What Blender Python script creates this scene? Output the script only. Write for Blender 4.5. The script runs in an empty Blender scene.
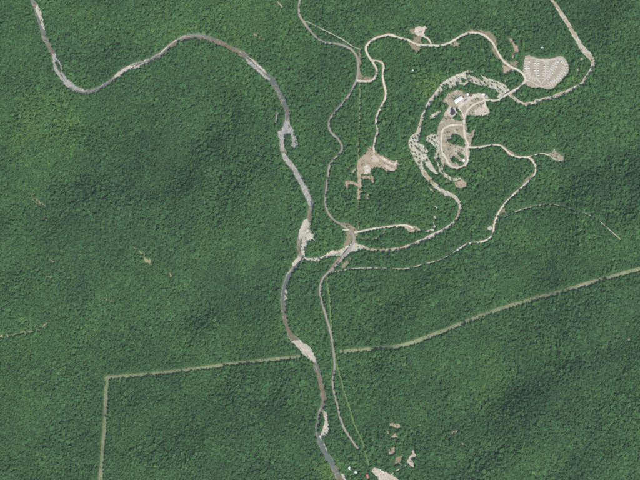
import bpy, bmesh, math, random
import numpy as np
from mathutils import Vector, Matrix
from mathutils.geometry import delaunay_2d_cdt

random.seed(7)
rng = np.random.default_rng(7)
R = math.radians
SC = bpy.context.scene
COL = SC.collection

# ------------------------------------------------------------------ camera, sky, sun, exposure
MPP = 4.0                      # metres of ground for one step of the survey grid
CAM_H = 15000.0                # survey aircraft / satellite height
cam_d = bpy.data.cameras.new('camera')
cam_d.sensor_fit = 'HORIZONTAL'
cam_d.angle = 2 * math.atan(640 * MPP / 2 / (CAM_H - 10))
cam_d.clip_start = 10
cam_d.clip_end = 60000
cam = bpy.data.objects.new('camera', cam_d)
cam.location = (0, 0, CAM_H)
cam.rotation_euler = (0, 0, 0)
COL.objects.link(cam)
SC.camera = cam

SUN_EL, SUN_AZ = 58.0, 142.0   # azimuth clockwise from north (+y)
world = bpy.data.worlds.new('World')
SC.world = world
world.use_nodes = True
wn = world.node_tree
sky = wn.nodes.new('ShaderNodeTexSky')
sky.sky_type = 'NISHITA'
sky.sun_disc = False
sky.sun_elevation = R(SUN_EL)
sky.sun_rotation = R(SUN_AZ)
wn.links.new(sky.outputs[0], wn.nodes['Background'].inputs[0])
wn.nodes['Background'].inputs[1].default_value = 0.14

sun_d = bpy.data.lights.new('sun', 'SUN')
sun_d.energy = 4.0
sun_d.angle = R(0.5)
sun_d.color = (1.0, 0.95, 0.87)
sun = bpy.data.objects.new('sun', sun_d)
az, el = R(SUN_AZ), R(SUN_EL)
to_sun = Vector((math.sin(az) * math.cos(el), math.cos(az) * math.cos(el), math.sin(el)))
sun.rotation_euler = (-to_sun).to_track_quat('-Z', 'Y').to_euler()
sun.location = (0, 0, 3000)
COL.objects.link(sun)

SC.view_settings.view_transform = 'Standard'
SC.view_settings.look = 'None'
SC.view_settings.gamma = 1
SC.view_settings.use_curve_mapping = False
SC.view_settings.exposure = 0.05
SC.cycles.max_bounces = 5
SC.cycles.diffuse_bounces = 3

# ------------------------------------------------------------------ helpers
def W(p):
    """survey grid step -> metres east / north"""
    return ((p[0] - 320) * MPP, (240 - p[1]) * MPP)

def tag(o, label=None, cat=None, group=None, kind=None):
    if label: o['label'] = label
    if cat: o['category'] = cat
    if group: o['group'] = group
    if kind: o['kind'] = kind
    return o

def curve(pts, step=4.0):
    """Catmull-Rom through grid points (x, y[, width]) -> metre samples (n, 2 or 3)"""
    P = np.array([list(W(p)) + [p[2] * MPP if len(p) > 2 else 0] for p in pts], float)
    P = np.vstack([2 * P[0] - P[1], P, 2 * P[-1] - P[-2]])
    out = []
    for i in range(1, len(P) - 2):
        a, b, c, d = P[i - 1:i + 3]
        n = max(2, int(np.linalg.norm((c - b)[:2]) / step))
        for k in range(n):
            t = k / n
            out.append(.5 * (2 * b + (c - a) * t + (2 * a - 5 * b + 4 * c - d) * t * t + (3 * b - a - 3 * c + d) * t ** 3))
    out.append(P[-2])
    return np.array(out)

# ---- survey rasters (2 m cells), used to know where trees stand and where the ground is cut
RES = 2.0
HX, HY = 1370.0, 1040.0        # half size of the built, wooded land
NX, NY = int(2 * HX / RES), int(2 * HY / RES)
GX = (np.arange(NX) + .5) * RES - HX
GY = (np.arange(NY) + .5) * RES - HY
M_open = np.zeros((NY, NX), np.float32)     # no forest
M_water = np.zeros((NY, NX), np.float32)    # carved bed
M_flat = np.zeros((NY, NX), np.float32)     # valley floor

def poly_mask(poly):
    poly = np.asarray(poly, float)[:, :2]
    x0, y0 = poly.min(0) - 2; x1, y1 = poly.max(0) + 2
    i0, i1 = max(0, int((x0 + HX) / RES)), min(NX, int((x1 + HX) / RES) + 1)
    j0, j1 = max(0, int((y0 + HY) / RES)), min(NY, int((y1 + HY) / RES) + 1)
    if i1 <= i0 or j1 <= j0: return None
    X, Y = np.meshgrid(GX[i0:i1], GY[j0:j1])
    ins = np.zeros(X.shape, bool)
    a = poly; b = np.roll(poly, -1, 0)
    for (ax, ay), (bx, by) in zip(a, b):
        if ay == by: continue
        c = ((ay > Y) != (by > Y)) & (X < (bx - ax) * (Y - ay) / (by - ay) + ax)
        ins ^= c
    return (slice(j0, j1), slice(i0, i1)), ins

def stamp_poly(M, poly, v=1.0):
    r = poly_mask(poly)
    if r is None: return
    sl, ins = r
    M[sl] = np.where(ins, v, M[sl])

def stamp_line(M, C, halfw, v=1.0):
    for k, c in enumerate(C):
        r = halfw[k] if np.ndim(halfw) else halfw
        i0, i1 = max(0, int((c[0] - r + HX) / RES)), min(NX, int((c[0] + r + HX) / RES) + 2)
        j0, j1 = max(0, int((c[1] - r + HY) / RES)), min(NY, int((c[1] + r + HY) / RES) + 2)
        if i1 <= i0 or j1 <= j0: continue
        X, Y = np.meshgrid(GX[i0:i1], GY[j0:j1])
        ins = (X - c[0]) ** 2 + (Y - c[1]) ** 2 < r * r
        M[j0:j1, i0:i1] = np.where(ins, v, M[j0:j1, i0:i1])

def at_raster(M, x, y):
    i = np.clip(((np.asarray(x) + HX) / RES).astype(int), 0, NX - 1)
    j = np.clip(((np.asarray(y) + HY) / RES).astype(int), 0, NY - 1)
    return M[j, i]

def noise2(n, m, cell, wl_lo, wl_hi, seed, power=1.6):
    """band-limited random field, std 1"""
    g = np.random.default_rng(seed)
    f = np.fft.rfft2(g.standard_normal((n, m)))
    ky = np.fft.fftfreq(n, cell)[:, None]; kx = np.fft.rfftfreq(m, cell)[None]
    k = np.hypot(kx, ky); k[0, 0] = 1e-9
    amp = k ** -power * (k > 1 / wl_hi) * (k < 1 / wl_lo)
    h = np.fft.irfft2(f * amp, (n, m))
    return h / h.std()

def blur(M, sigma):
    n, m = M.shape
    ky = np.fft.fftfreq(n, RES)[:, None]; kx = np.fft.rfftfreq(m, RES)[None]
    return np.fft.irfft2(np.fft.rfft2(M) * np.exp(-2 * (math.pi * sigma) ** 2 * (kx ** 2 + ky ** 2)), (n, m))

# ------------------------------------------------------------------ materials
def mat(name, build):
    m = bpy.data.materials.new(name)
    m.use_nodes = True
    nt = m.node_tree
    b = nt.nodes['Principled BSDF']
    b.inputs['Specular IOR Level'].default_value = 0.2
    build(nt, b)
    return m

def ramp(nt, fac, stops, interp='LINEAR'):
    r = nt.nodes.new('ShaderNodeValToRGB')
    r.color_ramp.interpolation = interp
    while len(r.color_ramp.elements) < len(stops): r.color_ramp.elements.new(0.5)
    for e, (p, c) in zip(r.color_ramp.elements, stops):
        e.position = p; e.color = (*c, 1)
    nt.links.new(fac, r.inputs[0])
    return r.outputs[0]

def noise(nt, scale, detail=4, rough=.6, vec=None, dist=0.0):
    n = nt.nodes.new('ShaderNodeTexNoise')
    n.inputs['Scale'].default_value = scale
    n.inputs['Detail'].default_value = detail
    n.inputs['Roughness'].default_value = rough
    n.inputs['Distortion'].default_value = dist
    if vec is None:
        g = nt.nodes.new('ShaderNodeNewGeometry'); vec = g.outputs['Position']
    nt.links.new(vec, n.inputs['Vector'])
    return n.outputs['Fac']

def mix(nt, a, b, fac, mode='MIX'):
    n = nt.nodes.new('ShaderNodeMix'); n.data_type = 'RGBA'; n.blend_type = mode
    for s, v in ((n.inputs[6], a), (n.inputs[7], b)):
        if isinstance(v, tuple): s.default_value = (*v, 1)
        else: nt.links.new(v, s)
    if isinstance(fac, (int, float)): n.inputs[0].default_value = fac
    else: nt.links.new(fac, n.inputs[0])
    return n.outputs[2]

def bump(nt, b, h, strength, dist):
    n = nt.nodes.new('ShaderNodeBump')
    n.inputs['Strength'].default_value = strength; n.inputs['Distance'].default_value = dist
    nt.links.new(h, n.inputs['Height']); nt.links.new(n.outputs[0], b.inputs['Normal'])

def patchy(name, cols, s_big, s_fine, rough=.9, bump_d=.3, fine=.35, spec=.1):
    """ground colour: a big patchy noise through a ramp with a fine grain multiplied in"""
    def f(nt, b):
        c = ramp(nt, noise(nt, s_big, 5, .65, dist=.6), [(.30 + .4 * i / (len(cols) - 1), c) for i, c in enumerate(cols)])
        g = ramp(nt, noise(nt, s_fine, 3, .7), [(.3, (1 - fine,) * 3), (.7, (1 + fine * .6,) * 3)])
        nt.links.new(mix(nt, c, g, 1.0, 'MULTIPLY'), b.inputs['Base Color'])
        b.inputs['Roughness'].default_value = rough
        b.inputs['Specular IOR Level'].default_value = spec
        bump(nt, b, noise(nt, s_fine, 3), .6, bump_d)
    return mat(name, f)

M = {}
M['forest_floor'] = patchy('forest_floor', [(.06, .12, .05), (.07, .14, .055), (.08, .145, .055)], .012, .25)
M['far_wood'] = patchy('far_wood', [(.034, .085, .034), (.042, .105, .038), (.05, .115, .038)], .004, .13, bump_d=5, fine=.8)
M['grass'] = patchy('grass', [(.125, .205, .085), (.18, .235, .115), (.245, .255, .16), (.15, .22, .095), (.21, .24, .135)], .022, .35)
M['track_grass'] = patchy('track_grass', [(.33, .285, .19), (.24, .25, .125), (.40, .35, .245)], .025, .3)
M['shrub_grass'] = patchy('shrub_grass', [(.10, .20, .06), (.15, .23, .08), (.20, .23, .11)], .03, .35)
M['gravel'] = patchy('gravel', [(.30, .265, .19), (.50, .46, .365), (.42, .395, .33), (.60, .56, .46), (.52, .48, .38)], .05, .4, fine=.45)
M['riffle'] = patchy('riffle', [(.17, .19, .18), (.40, .385, .345), (.24, .255, .245), (.46, .44, .39), (.36, .34, .29), (.20, .215, .20)], .06, .4, fine=.5)
M['bank'] = patchy('bank', [(.16, .17, .10), (.34, .30, .22), (.20, .19, .12), (.44, .40, .32)], .06, .4, fine=.45)
def wash_mat(nt, b):
    c = ramp(nt, noise(nt, .05, 5, .65, dist=.6), [(.3, (.30, .275, .195)), (.42, (.52, .485, .385)), (.5, (.43, .405, .33)), (.6, (.60, .565, .47)), (.7, (.52, .485, .39))])
    g = ramp(nt, noise(nt, .4, 3, .7), [(.3, (.6,) * 3), (.7, (1.25,) * 3)])
    c = mix(nt, c, g, 1.0, 'MULTIPLY')
    v = ramp(nt, noise(nt, .055, 5, .7, dist=1.2), [(.53, (0, 0, 0)), (.60, (.75,) * 3)])
    c = mix(nt, c, (.13, .19, .075), v)
    nt.links.new(c, b.inputs['Base Color']); b.inputs['Roughness'].default_value = .9
    bump(nt, b, noise(nt, .4, 3), .6, .3)
M['wash'] = mat('wash', wash_mat)
M['soil'] = patchy('soil', [(.25, .195, .125), (.34, .27, .185), (.42, .345, .25), (.28, .225, .145), (.38, .31, .22)], .035, .3, fine=.45)
M['verge'] = patchy('verge', [(.20, .185, .115), (.30, .235, .165), (.21, .21, .115), (.35, .285, .21)], .04, .35, fine=.45)
M['camp_soil'] = patchy('camp_soil', [(.25, .22, .15), (.38, .335, .245), (.29, .25, .172), (.48, .44, .35), (.33, .285, .20)], .032, .3, fine=.45)
M['lot_soil'] = patchy('lot_soil', [(.32, .28, .21), (.38, .335, .26), (.34, .30, .225), (.44, .395, .32)], .05, .4, fine=.4)
M['road_gravel'] = patchy('road_gravel', [(.45, .41, .32), (.56, .52, .425), (.62, .58, .485)], .04, .4, fine=.3)
M['trail'] = patchy('trail', [(.42, .37, .28), (.55, .50, .41)], .02, .4, fine=.3)
M['asphalt'] = patchy('asphalt', [(.24, .215, .19), (.29, .26, .235), (.34, .305, .27)], .02, .5, fine=.2)
M['concrete'] = patchy('concrete', [(.46, .43, .38), (.56, .52, .46)], .08, .8, fine=.15)
M['pad'] = patchy('pad', [(.45, .415, .345), (.56, .525, .45)], .08, .6, fine=.3)
M['white_fill'] = patchy('white_fill', [(.36, .29, .20), (.56, .51, .43), (.44, .375, .28), (.64, .60, .53), (.52, .46, .37)], .075, .4, fine=.35)

def water(name, cols, scale, fleck=.45):
    def f(nt, b):
        c = ramp(nt, noise(nt, scale, 4, .6, dist=.8), [(.32 + .36 * i / (len(cols) - 1), c) for i, c in enumerate(cols)])
        g = ramp(nt, noise(nt, .22, 3, .7), [(.35, (.7,) * 3), (.75, (1.25,) * 3)])
        c = mix(nt, c, g, 1.0, 'MULTIPLY')
        fl = ramp(nt, noise(nt, .16, 5, .75, dist=1.5), [(.56, (0, 0, 0)), (.68, (fleck,) * 3)])
        c = mix(nt, c, (.50, .50, .47), fl)
        nt.links.new(c, b.inputs['Base Color'])
        b.inputs['Roughness'].default_value = .32
        b.inputs['IOR'].default_value = 1.33
        b.inputs['Specular IOR Level'].default_value = .5
        bump(nt, b, noise(nt, .5, 3), .2, .06)
    return mat(name, f)
M['river'] = water('river_water', [(.135, .12, .082), (.125, .13, .102), (.12, .14, .12), (.19, .19, .165)], .014)
M['river_deep'] = water('river_deep', [(.085, .11, .095), (.10, .14, .13), (.14, .15, .13)], .015)
M['river_brown'] = water('river_brown', [(.15, .125, .078), (.185, .15, .092), (.14, .135, .10)], .02)
M['creek'] = water('creek_water', [(.33, .26, .15), (.38, .31, .19), (.42, .36, .25)], .03)
M['pond'] = water('pond_water', [(.045, .04, .055), (.065, .055, .075)], .03, 0.0)

def leaf_mat(name, stops):
    def f(nt, b):
        a = nt.nodes.new('ShaderNodeAttribute'); a.attribute_type = 'INSTANCER'; a.attribute_name = 'tint'
        c = ramp(nt, a.outputs['Fac'], stops)
        oi = nt.nodes.new('ShaderNodeObjectInfo')
        v = ramp(nt, oi.outputs['Random'], [(0, (.76, .76, .76)), (.5, (1.0, 1.0, 1.0)), (.96, (1.26, 1.26, 1.26)), (1.0, (1.5, 1.25, 1.2))])
        c = mix(nt, c, v, 1.0, 'MULTIPLY')
        tc = nt.nodes.new('ShaderNodeTexCoord')
        g = ramp(nt, noise(nt, .55, 2, .6, tc.outputs['Object']), [(.3, (.80, .82, .82)), (.7, (1.22, 1.18, 1.12))])
        c = mix(nt, c, g, 1.0, 'MULTIPLY')
        nt.links.new(c, b.inputs['Base Color'])
        b.inputs['Roughness'].default_value = .65
        b.inputs['Specular IOR Level'].default_value = .25
    return mat(name, f)
M['leaf'] = leaf_mat('broadleaf', [(0, (.060, .146, .060)), (.35, (.072, .184, .066)), (.7, (.090, .216, .064)), (1, (.118, .242, .062))])
M['needle'] = leaf_mat('needles', [(0, (.035, .080, .054)), (.5, (.045, .105, .06)), (1, (.065, .13, .06))])
M['bark'] = patchy('bark', [(.10, .075, .055), (.16, .125, .095)], .8, 4)

def plain(name, col, rough=.6, metal=0.0, var=.15, scale=.6, spec=.3):
    def f(nt, b):
        g = ramp(nt, noise(nt, scale, 4, .65), [(.3, tuple(c * (1 - var) for c in col)), (.7, tuple(min(1, c * (1 + var)) for c in col))])
        nt.links.new(g, b.inputs['Base Color'])
        b.inputs['Roughness'].default_value = rough
        b.inputs['Metallic'].default_value = metal
        b.inputs['Specular IOR Level'].default_value = spec
    return mat(name, f)
M['white_roof'] = plain('white_roof', (.70, .75, .78), .4)
M['white_wall'] = plain('white_wall', (.62, .60, .55), .7)
M['grey_roof'] = plain('grey_roof', (.36, .36, .36), .6)
M['red_roof'] = plain('red_roof', (.42, .17, .14), .75, var=.25)
M['brown_roof'] = plain('brown_roof', (.16, .07, .05), .75, var=.25)
M['timber'] = plain('timber', (.30, .22, .15), .8, var=.25)
M['glass'] = plain('glass', (.03, .035, .04), .12, spec=.5)
M['rubber'] = plain('rubber', (.03, .03, .03), .85)
M['steel'] = plain('steel', (.45, .45, .45), .45, .6)
for n_, c_ in (('white', (.75, .75, .74)), ('black', (.03, .03, .035)), ('dark_blue', (.05, .07, .12)), ('silver', (.45, .46, .47)), ('dark_red', (.16, .03, .03)), ('dark_grey', (.09, .09, .10))):
    M['paint_' + n_] = plain('paint_' + n_, c_, .3, var=.04, spec=.5)

# ------------------------------------------------------------------ what lies where (surveyed lines and outlines)
RIVER = [(29, -18, 5), (33, 0, 4.6), (36, 8, 4.4), (40, 22, 4.6), (45, 38, 4.8), (51, 50, 5), (55, 58, 5), (57, 66, 5.5), (61, 75, 5), (66, 82, 5.2), (75, 89, 5), (84, 92, 4.2), (95, 90, 4),
         (105, 85, 4), (114, 79, 4.4), (119, 74, 4.6), (130, 67, 4.4), (145, 62, 4.2), (160, 55, 4.6), (170, 46.5, 5), (180, 40, 5.2), (192, 36.5, 5.2), (205, 37.5, 5.2),
         (220, 43, 5.2), (232, 48.5, 5.2), (243, 54.5, 5.2), (252, 61.5, 5.6), (262, 71, 5.8), (270, 78, 6), (277, 88, 5.4), (282, 98, 5), (286, 107, 5), (288, 116, 4.6),
         (285.5, 126, 5), (282.5, 137, 4.5), (282, 147, 4.5), (285.5, 156, 5), (291, 165, 5.2), (298, 175, 5), (303, 185, 5.2), (308, 195, 5.4), (311, 204, 5), (310.5, 213, 5), (308, 222, 5),
         (302, 232, 5), (299, 244, 4.5), (301, 255, 5), (297, 264, 5), (291, 272, 5), (286, 283, 5), (283.5, 295, 5), (284, 310, 5), (286.5, 324, 5), (291, 336, 6), (299, 344, 7),
         (308, 352, 6), (314, 360, 5), (317, 368, 5), (320.5, 380, 5.4), (323, 391, 5.4), (323.5, 402, 5), (321.5, 411, 4.5), (318.5, 421, 4), (317, 431, 4), (320, 441, 5),
         (325.5, 453, 5.6), (333, 466, 6.2), (340, 480, 6.4), (350, 500, 6.5)]
DEEP = [[(35, 12, 3), (38, 20, 3), (42, 30, 3.2), (47, 42, 3)], [(86, 91.5, 2.5), (97, 89, 2.5), (108, 83, 2.5)], [(182, 36.5, 2), (192, 34, 2.4), (205, 35, 2.4), (216, 39, 1.6)], [(266, 73, 3.2), (272, 79, 4), (278, 88, 3.6), (282.5, 96, 3), (287, 110, 3)],
        [(310, 199, 2.4), (311.5, 207, 3), (311, 213, 2)], [(299.5, 266, 2), (291, 273, 3), (286, 284, 3), (283, 296, 3), (283, 310, 2.5)], [(315, 359, 2.4), (319, 366, 3), (321.5, 376, 2)], [(317, 426, 3), (318.5, 436, 3.5), (322, 446, 4.5), (329, 459, 5), (337, 473, 4.5)]]
BROWN = [[(48, 44, 4), (52, 51, 4.5), (54, 55, 3)], [(171, 47, 3.6), (180, 41.5, 3.6), (192, 37.5, 2.8), (204, 38.5, 3)], [(206, 39.5, 2.6), (220, 44, 3.4), (232, 49.5, 3.6), (244, 55.5, 3.8)], [(310, 212, 3.6), (309.5, 221, 4)],
         [(284.5, 300, 3), (285, 312, 3.6), (287, 324, 4), (292, 336, 5), (297, 341, 4)], [(317, 370, 3.8), (320, 381, 4.4), (323, 392, 4.6), (324, 404, 4.6)], [(337, 474, 4), (343, 484, 4)]]
GRAVEL_BARS = {   # outline of every bar along the main river, told apart by where it lies
    'pale gravel strip on the east bank at the very top of the river': [(35.5, 9), (37.5, 4), (40, 8), (41.5, 14), (44.5, 27), (45, 32), (43, 29), (40, 20), (37.5, 15)],
    'narrow grey bar beside the little wooded river island': [(52, 53), (56, 55), (61, 63), (63, 72), (68, 79), (77, 87), (88, 90.5), (84, 92), (74, 89), (65, 81), (61, 73), (58.5, 62), (54, 58)],
    'grey cobble bar left of the wooded river island': [(52, 56), (54.5, 57), (55.5, 66), (61, 76), (70, 86), (68, 88), (62, 82), (54, 70)],
    'pale shoal at the river bend below the first straight': [(114, 76), (118, 72), (128, 66.5), (136, 64.5), (133, 67), (122, 73.5), (119, 77), (115, 77.5)],
    'pale tan bank along the southern river bend': [(128, 69.5), (140, 64), (150, 60.5), (150, 62), (140, 67), (131, 70)],
    'thin pale gravel sliver in mid river': [(249, 57.5), (252, 58.5), (262, 67), (267, 73), (264, 72), (256, 65)],
    'grey riffle bar beside the thin gravel sliver': [(245, 57), (249, 60), (258, 68), (270, 79), (268, 80), (257, 72), (247, 62)],
    'broad grey gravel delta where the river splits': [(285, 120), (289, 121), (293, 129), (296, 138), (298.5, 146), (295, 150), (291, 147), (292, 139), (290, 133), (286, 136), (284.5, 141), (284, 151), (281, 150), (280, 140), (277, 132), (281, 130)],
    'long white riffle running down the river': [(281.5, 153), (284, 152), (290, 160), (297, 169), (301, 178), (307, 188), (311, 199), (310, 207), (308, 203), (304, 194), (298, 183), (293, 170), (286, 163), (283, 160)],
    'large pale gravel bar above the creek mouth': [(303.5, 219.5), (307, 219), (310, 223), (312, 234), (316.5, 234.5), (313, 238), (316, 241), (311.5, 239.5), (308, 243), (305.5, 250), (304.5, 256), (301.5, 255), (301, 244), (302.5, 235), (300, 240), (298.5, 238), (300, 229)],
    'tan gravel bank on the west side of the creek mouth': [(292, 264), (298, 256), (301, 257), (300, 261), (296, 264.5), (293, 266.5)],
    'orange gravel strip on the east bank below the creek mouth': [(285, 290), (287, 288), (287, 296), (286, 304), (284.5, 303)],
    'big white gravel bar at the end of the utility cut': [(291, 341.5), (300, 340), (303, 343), (308, 345), (312, 350), (315, 357), (316, 362), (313.5, 362), (308, 356), (301, 349), (295, 345)],
    'tan edge of gravel below the big white bar': [(296, 346), (299, 347), (307, 355), (312, 361), (310, 361), (303, 354)],
    'pale gravel bar beside the side channel near the bottom': [(323.5, 411), (327, 412), (328.5, 418), (328.3, 432), (326, 436), (321, 441), (319.5, 437), (322.5, 430), (325, 421), (322, 414)],
    'tan sand edge on the east bank near the bottom': [(324, 442), (326.5, 448), (329, 454), (327, 452), (324.5, 446)],
    'tan sand at the river edge on the bottom border': [(341, 474), (344, 474.5), (347, 480), (350, 486), (345, 484)],
    'narrow bare strip in the trees left of the delta': [(277, 111), (278.5, 113), (277.5, 118), (275.5, 124), (275.8, 118)],
}
CREEK = [(544, -14, 3.6), (552.5, 0, 3.6), (560, 11, 3.8), (568, 23, 4.2), (573, 32, 4), (577.5, 39, 4.5), (581, 46, 5.5), (586, 52, 6), (591, 57, 5.5), (593.5, 63, 4), (592, 68.5, 3.6), (587.5, 75, 3), (583.5, 82, 3),
         (577, 86.5, 3.2), (567, 91.5, 4), (555, 96.5, 4), (544, 99.5, 4), (533, 102.5, 4), (525, 103.8, 3.6), (518, 101, 3.4), (512, 95.5, 4), (507, 91, 6), (499, 86, 8), (489, 81.5, 6), (479, 78.5, 5), (470, 76, 5), (460, 76.5, 5),
         (450, 81, 5), (442, 87, 4.6), (436, 93, 4), (430.5, 101, 3.6), (426, 109, 3.2), (422.5, 117, 3), (420, 126, 3), (418, 133, 4.5), (415, 143, 9), (416, 153, 9), (420, 163, 6), (424.5, 173, 4), (431, 181, 4.2),
         (437, 187, 5), (444, 192.5, 5), (452, 195.5, 4.4), (457.5, 200, 3.4), (460, 207, 3), (458.5, 215, 3), (453, 223, 3), (446, 228.5, 3.4), (437, 233.5, 3.6), (428, 238, 3.6), (418, 242, 3.6),
         (410, 245.5, 3.4), (403, 248, 3.2), (394, 249.6, 2.8), (384, 250.3, 2.8), (373, 249.6, 3), (363, 247.5, 4), (356, 248, 7), (349, 250.5, 7), (341, 252.5, 6), (334, 253.8, 4.6), (326, 256.3, 4), (318, 259.3, 4.2), (310, 259.8, 4), (303, 258.5, 4)]
CREEK_WATER = [[(552.5, -4, 1.6), (555.5, 3, 1.8), (562, 13, 1.2)], [(569, 24, 1.6), (573, 31, 3), (577, 38, 2.6)], [(587, 54, 1.2), (591.5, 58.5, 1.5), (592.8, 63, 1.2)], [(587, 76, 1.6), (584, 81, 1.8)], [(566, 91, 2), (555, 95.6, 1.6)], [(549, 98, 2), (541, 99.5, 2.2)], [(531, 103, 1.8), (524, 103.8, 2)], [(514, 97, 2), (511, 94, 2)],
               [(422, 119, 1.6), (420, 126, 1.8), (418.5, 130, 1.4)], [(424, 172, 3), (430.5, 180, 3.2), (434, 184, 2.4)], [(460, 209, 1.5), (458.3, 215, 1.8), (455, 220, 1.5)], [(411, 245, 2), (403, 247.7, 2.2), (394, 249.4, 2), (384, 250.3, 2), (373, 249.8, 2.2), (364, 248, 2.2)], [(338, 250, 1.5), (331, 251.5, 2), (327, 254, 1.5)]]
WASH = {
    'wide pale gravel wash scattered with lone trees': [(410, 137), (416, 132), (419, 131), (421, 137), (420, 143), (425, 146), (428, 150), (429, 158), (431, 163), (436, 170), (438, 174.5), (434, 173), (429, 169), (425, 162), (423, 160), (422.5, 169), (420, 168), (415, 160), (411, 152), (408, 145)],
    'ragged gravel strip between the wash and the loop road': [(425, 137), (431, 134), (437, 134), (440, 139), (440, 150), (441, 160), (443, 170), (448, 175.5), (454, 178), (461, 177), (461.5, 179), (454, 181), (446, 178.5), (440, 173), (437, 164), (434, 158), (436, 148), (431, 143), (426, 141)],
    'broad white gravel wash upstream of the small bridge': [(440, 84), (450, 77.5), (458, 73.5), (467, 70.8), (474, 71), (482, 75), (490, 79), (498, 80.5), (503, 84.5), (508, 90), (506, 93), (500, 98), (497, 96.5), (500, 93), (497, 91), (490, 88), (484, 86), (478, 84.5), (470, 82.5), (464, 85), (459, 86), (454, 88.5), (447, 88.5), (442, 92), (437, 97), (434, 97), (437, 90)],
    'gravel flat under the highway bridge': [(337, 250), (344, 248.5), (348, 246), (353, 243), (358, 243.5), (362, 246.5), (360, 249.5), (354, 252), (347, 256.5), (341, 256), (336, 254)],
    'bare gravel spit beside the creek opposite the dead end': [(424.5, 231), (430, 229.5), (434, 228.5), (433, 225), (434.5, 222), (435.5, 226), (437, 229), (432, 231.5), (426, 232.5)],
    'gravel pocket in the trees north of the creek spit': [(433.5, 215.5), (435.5, 215), (437, 219), (438.5, 219.5), (436, 220), (434.5, 219)],
    'little gravel streak among trees inside the creek bend': [(433, 206.5), (436, 206.8), (440, 209), (439, 210), (436, 208)],
    'gravel scrap at the creek edge above the bend': [(427, 185.5), (430, 186.5), (433, 190), (436, 193), (434, 193.5), (431, 190.5), (428, 187.5)],
    'small white gravel pocket inside the eastern creek bend': [(581, 57), (583, 58), (585, 59.5), (582.5, 60.5), (581.5, 62.5), (581, 60)],
    'broken gravel streak inside the eastern creek bend': [(579.5, 64.5), (580.5, 66), (578.5, 69), (578.3, 73), (577, 76), (577.3, 70)],
    'pale scrap of gravel between the two creek strands': [(515, 91.5), (519, 93.5), (524, 94.5), (521, 95.5), (516, 94)],
    'patch of gravel in the grove by the upper wash': [(428, 118), (431, 114.5), (435, 112), (441, 110.5), (442, 113), (437, 116), (434, 119)],
}
HIGHWAY = [(301, -14), (300, 0), (299, 8), (300, 16), (304.5, 23), (310, 30), (317, 38), (324, 42), (333, 43.5), (340, 44.6), (347, 47), (353, 51), (357, 56.5), (358.3, 64), (358, 72), (356.5, 80), (353.5, 87), (350, 94), (343, 103), (335, 112), (330, 119),
           (329, 126), (331.5, 132.5), (338, 139), (342, 146), (341, 151.5), (335, 158), (329.5, 166), (328, 176), (326.3, 190), (325.6, 203), (328, 212), (333, 219), (340, 224), (346.5, 228), (352, 233), (354, 238), (352.5, 244.5), (348, 250.5), (343, 257.5),
           (337.5, 264), (330, 271), (323.5, 277.5), (320.5, 286), (320.3, 294), (322, 303), (325, 313), (328, 323), (331, 335), (333, 348), (334.2, 360), (334.6, 369), (332.8, 380), (333.2, 388), (335, 396), (338, 408), (341, 420), (345, 430), (350, 437.5), (355, 445), (359, 449.5)]
ROADS = {   # gravel roads: label -> points, width
    'pale gravel road winding from the highway to the campground': ([(356.8, 80.2), (365, 81), (372, 80), (376, 76), (377, 70), (374, 64), (370, 58), (366.7, 52), (366.3, 47), (370, 42), (376, 38), (383, 36), (391, 35), (400, 38), (408, 40), (415, 43.5), (421, 45), (430, 45.5), (440, 45.5), (448, 43.5), (456, 39), (463, 34.8), (470, 32.8), (478, 33.2), (485, 35.5), (491, 40.5), (495, 46.5), (499, 53.5), (503, 60), (510, 66), (519, 70.5), (524, 75), (525.5, 79), (524, 83), (518, 88), (510, 92.5), (503, 97), (498, 100), (492, 100.5), (485, 100)], 1.9),
    'pale gravel spur road down to the big spoil clearing': ([(372, 60.5), (377, 61), (381.5, 62.3), (383.8, 66), (383, 74), (383.6, 82), (386, 92), (385, 99), (381, 107), (377, 116), (376.2, 123), (377.8, 130), (376, 137), (374, 146), (374, 153)], 1.7),
    'camp road passing south of the white lodge': ([(485, 100), (478, 102.5), (471, 106.5), (466.5, 112), (464.6, 118), (464, 124)], 1.5),
    'camp road curling round the white lodge': ([(484.5, 99.5), (482, 95.5), (476, 95.5), (470, 98.5), (463, 103.5), (459, 107), (461, 111.5), (464.6, 117)], 1.8),
    'short road along the east side of the parking lot': ([(485, 100.5), (485.5, 105), (488, 110)], 1.3),
    'oval dirt loop road of the camp': ([(463.8, 120), (464, 127), (464.3, 133), (466, 139), (468.3, 144.5), (467, 149), (467.2, 154), (468, 160), (465.5, 165), (460, 167.3), (453.5, 166.8), (448.5, 163), (446, 158), (443, 153), (441.3, 147), (441.2, 140), (441.8, 133), (443.5, 129), (448, 126.3), (455, 124.7), (463.5, 124.2)], 1.7),
    'pale gravel road from the loop to the east and back to the highway': ([(468.2, 146.5), (473, 147.3), (480, 147), (488, 145.6), (496, 144.7), (502, 146.3), (507, 151), (512, 155), (518, 157), (526, 157), (531, 159), (535, 164), (536, 170), (534, 175.5), (528, 181.5), (521, 188), (511, 197), (503, 206), (498, 214), (494.5, 223), (493, 232), (489, 239), (480, 242), (470, 243.2), (463, 246.3), (456, 251)], 1.6),
    'short spur to the sandy turnaround': ([(526.5, 156.8), (534, 155), (542, 153.2), (549, 155)], 1.0),
    'pale road from the highway to the creekside dead end': ([(354.5, 232.5), (364, 230.8), (372, 229), (381, 227.8), (391, 226.3), (400, 225.5), (407, 225.5), (413, 228.5)], 1.7),
    'short drive up to the white well pad': ([(421, 35.5), (425, 37), (429, 39.5), (430.8, 43), (430.6, 45.5)], 1.5),
    'thin track up to the southern pale pad': ([(391, 475), (397, 470.5), (403, 467.5), (408, 464)], 1.0),
    'short spur on the west side of the highway bend': ([(342.5, 230.3), (346, 230), (349, 229.6)], 1.3),
}
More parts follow.
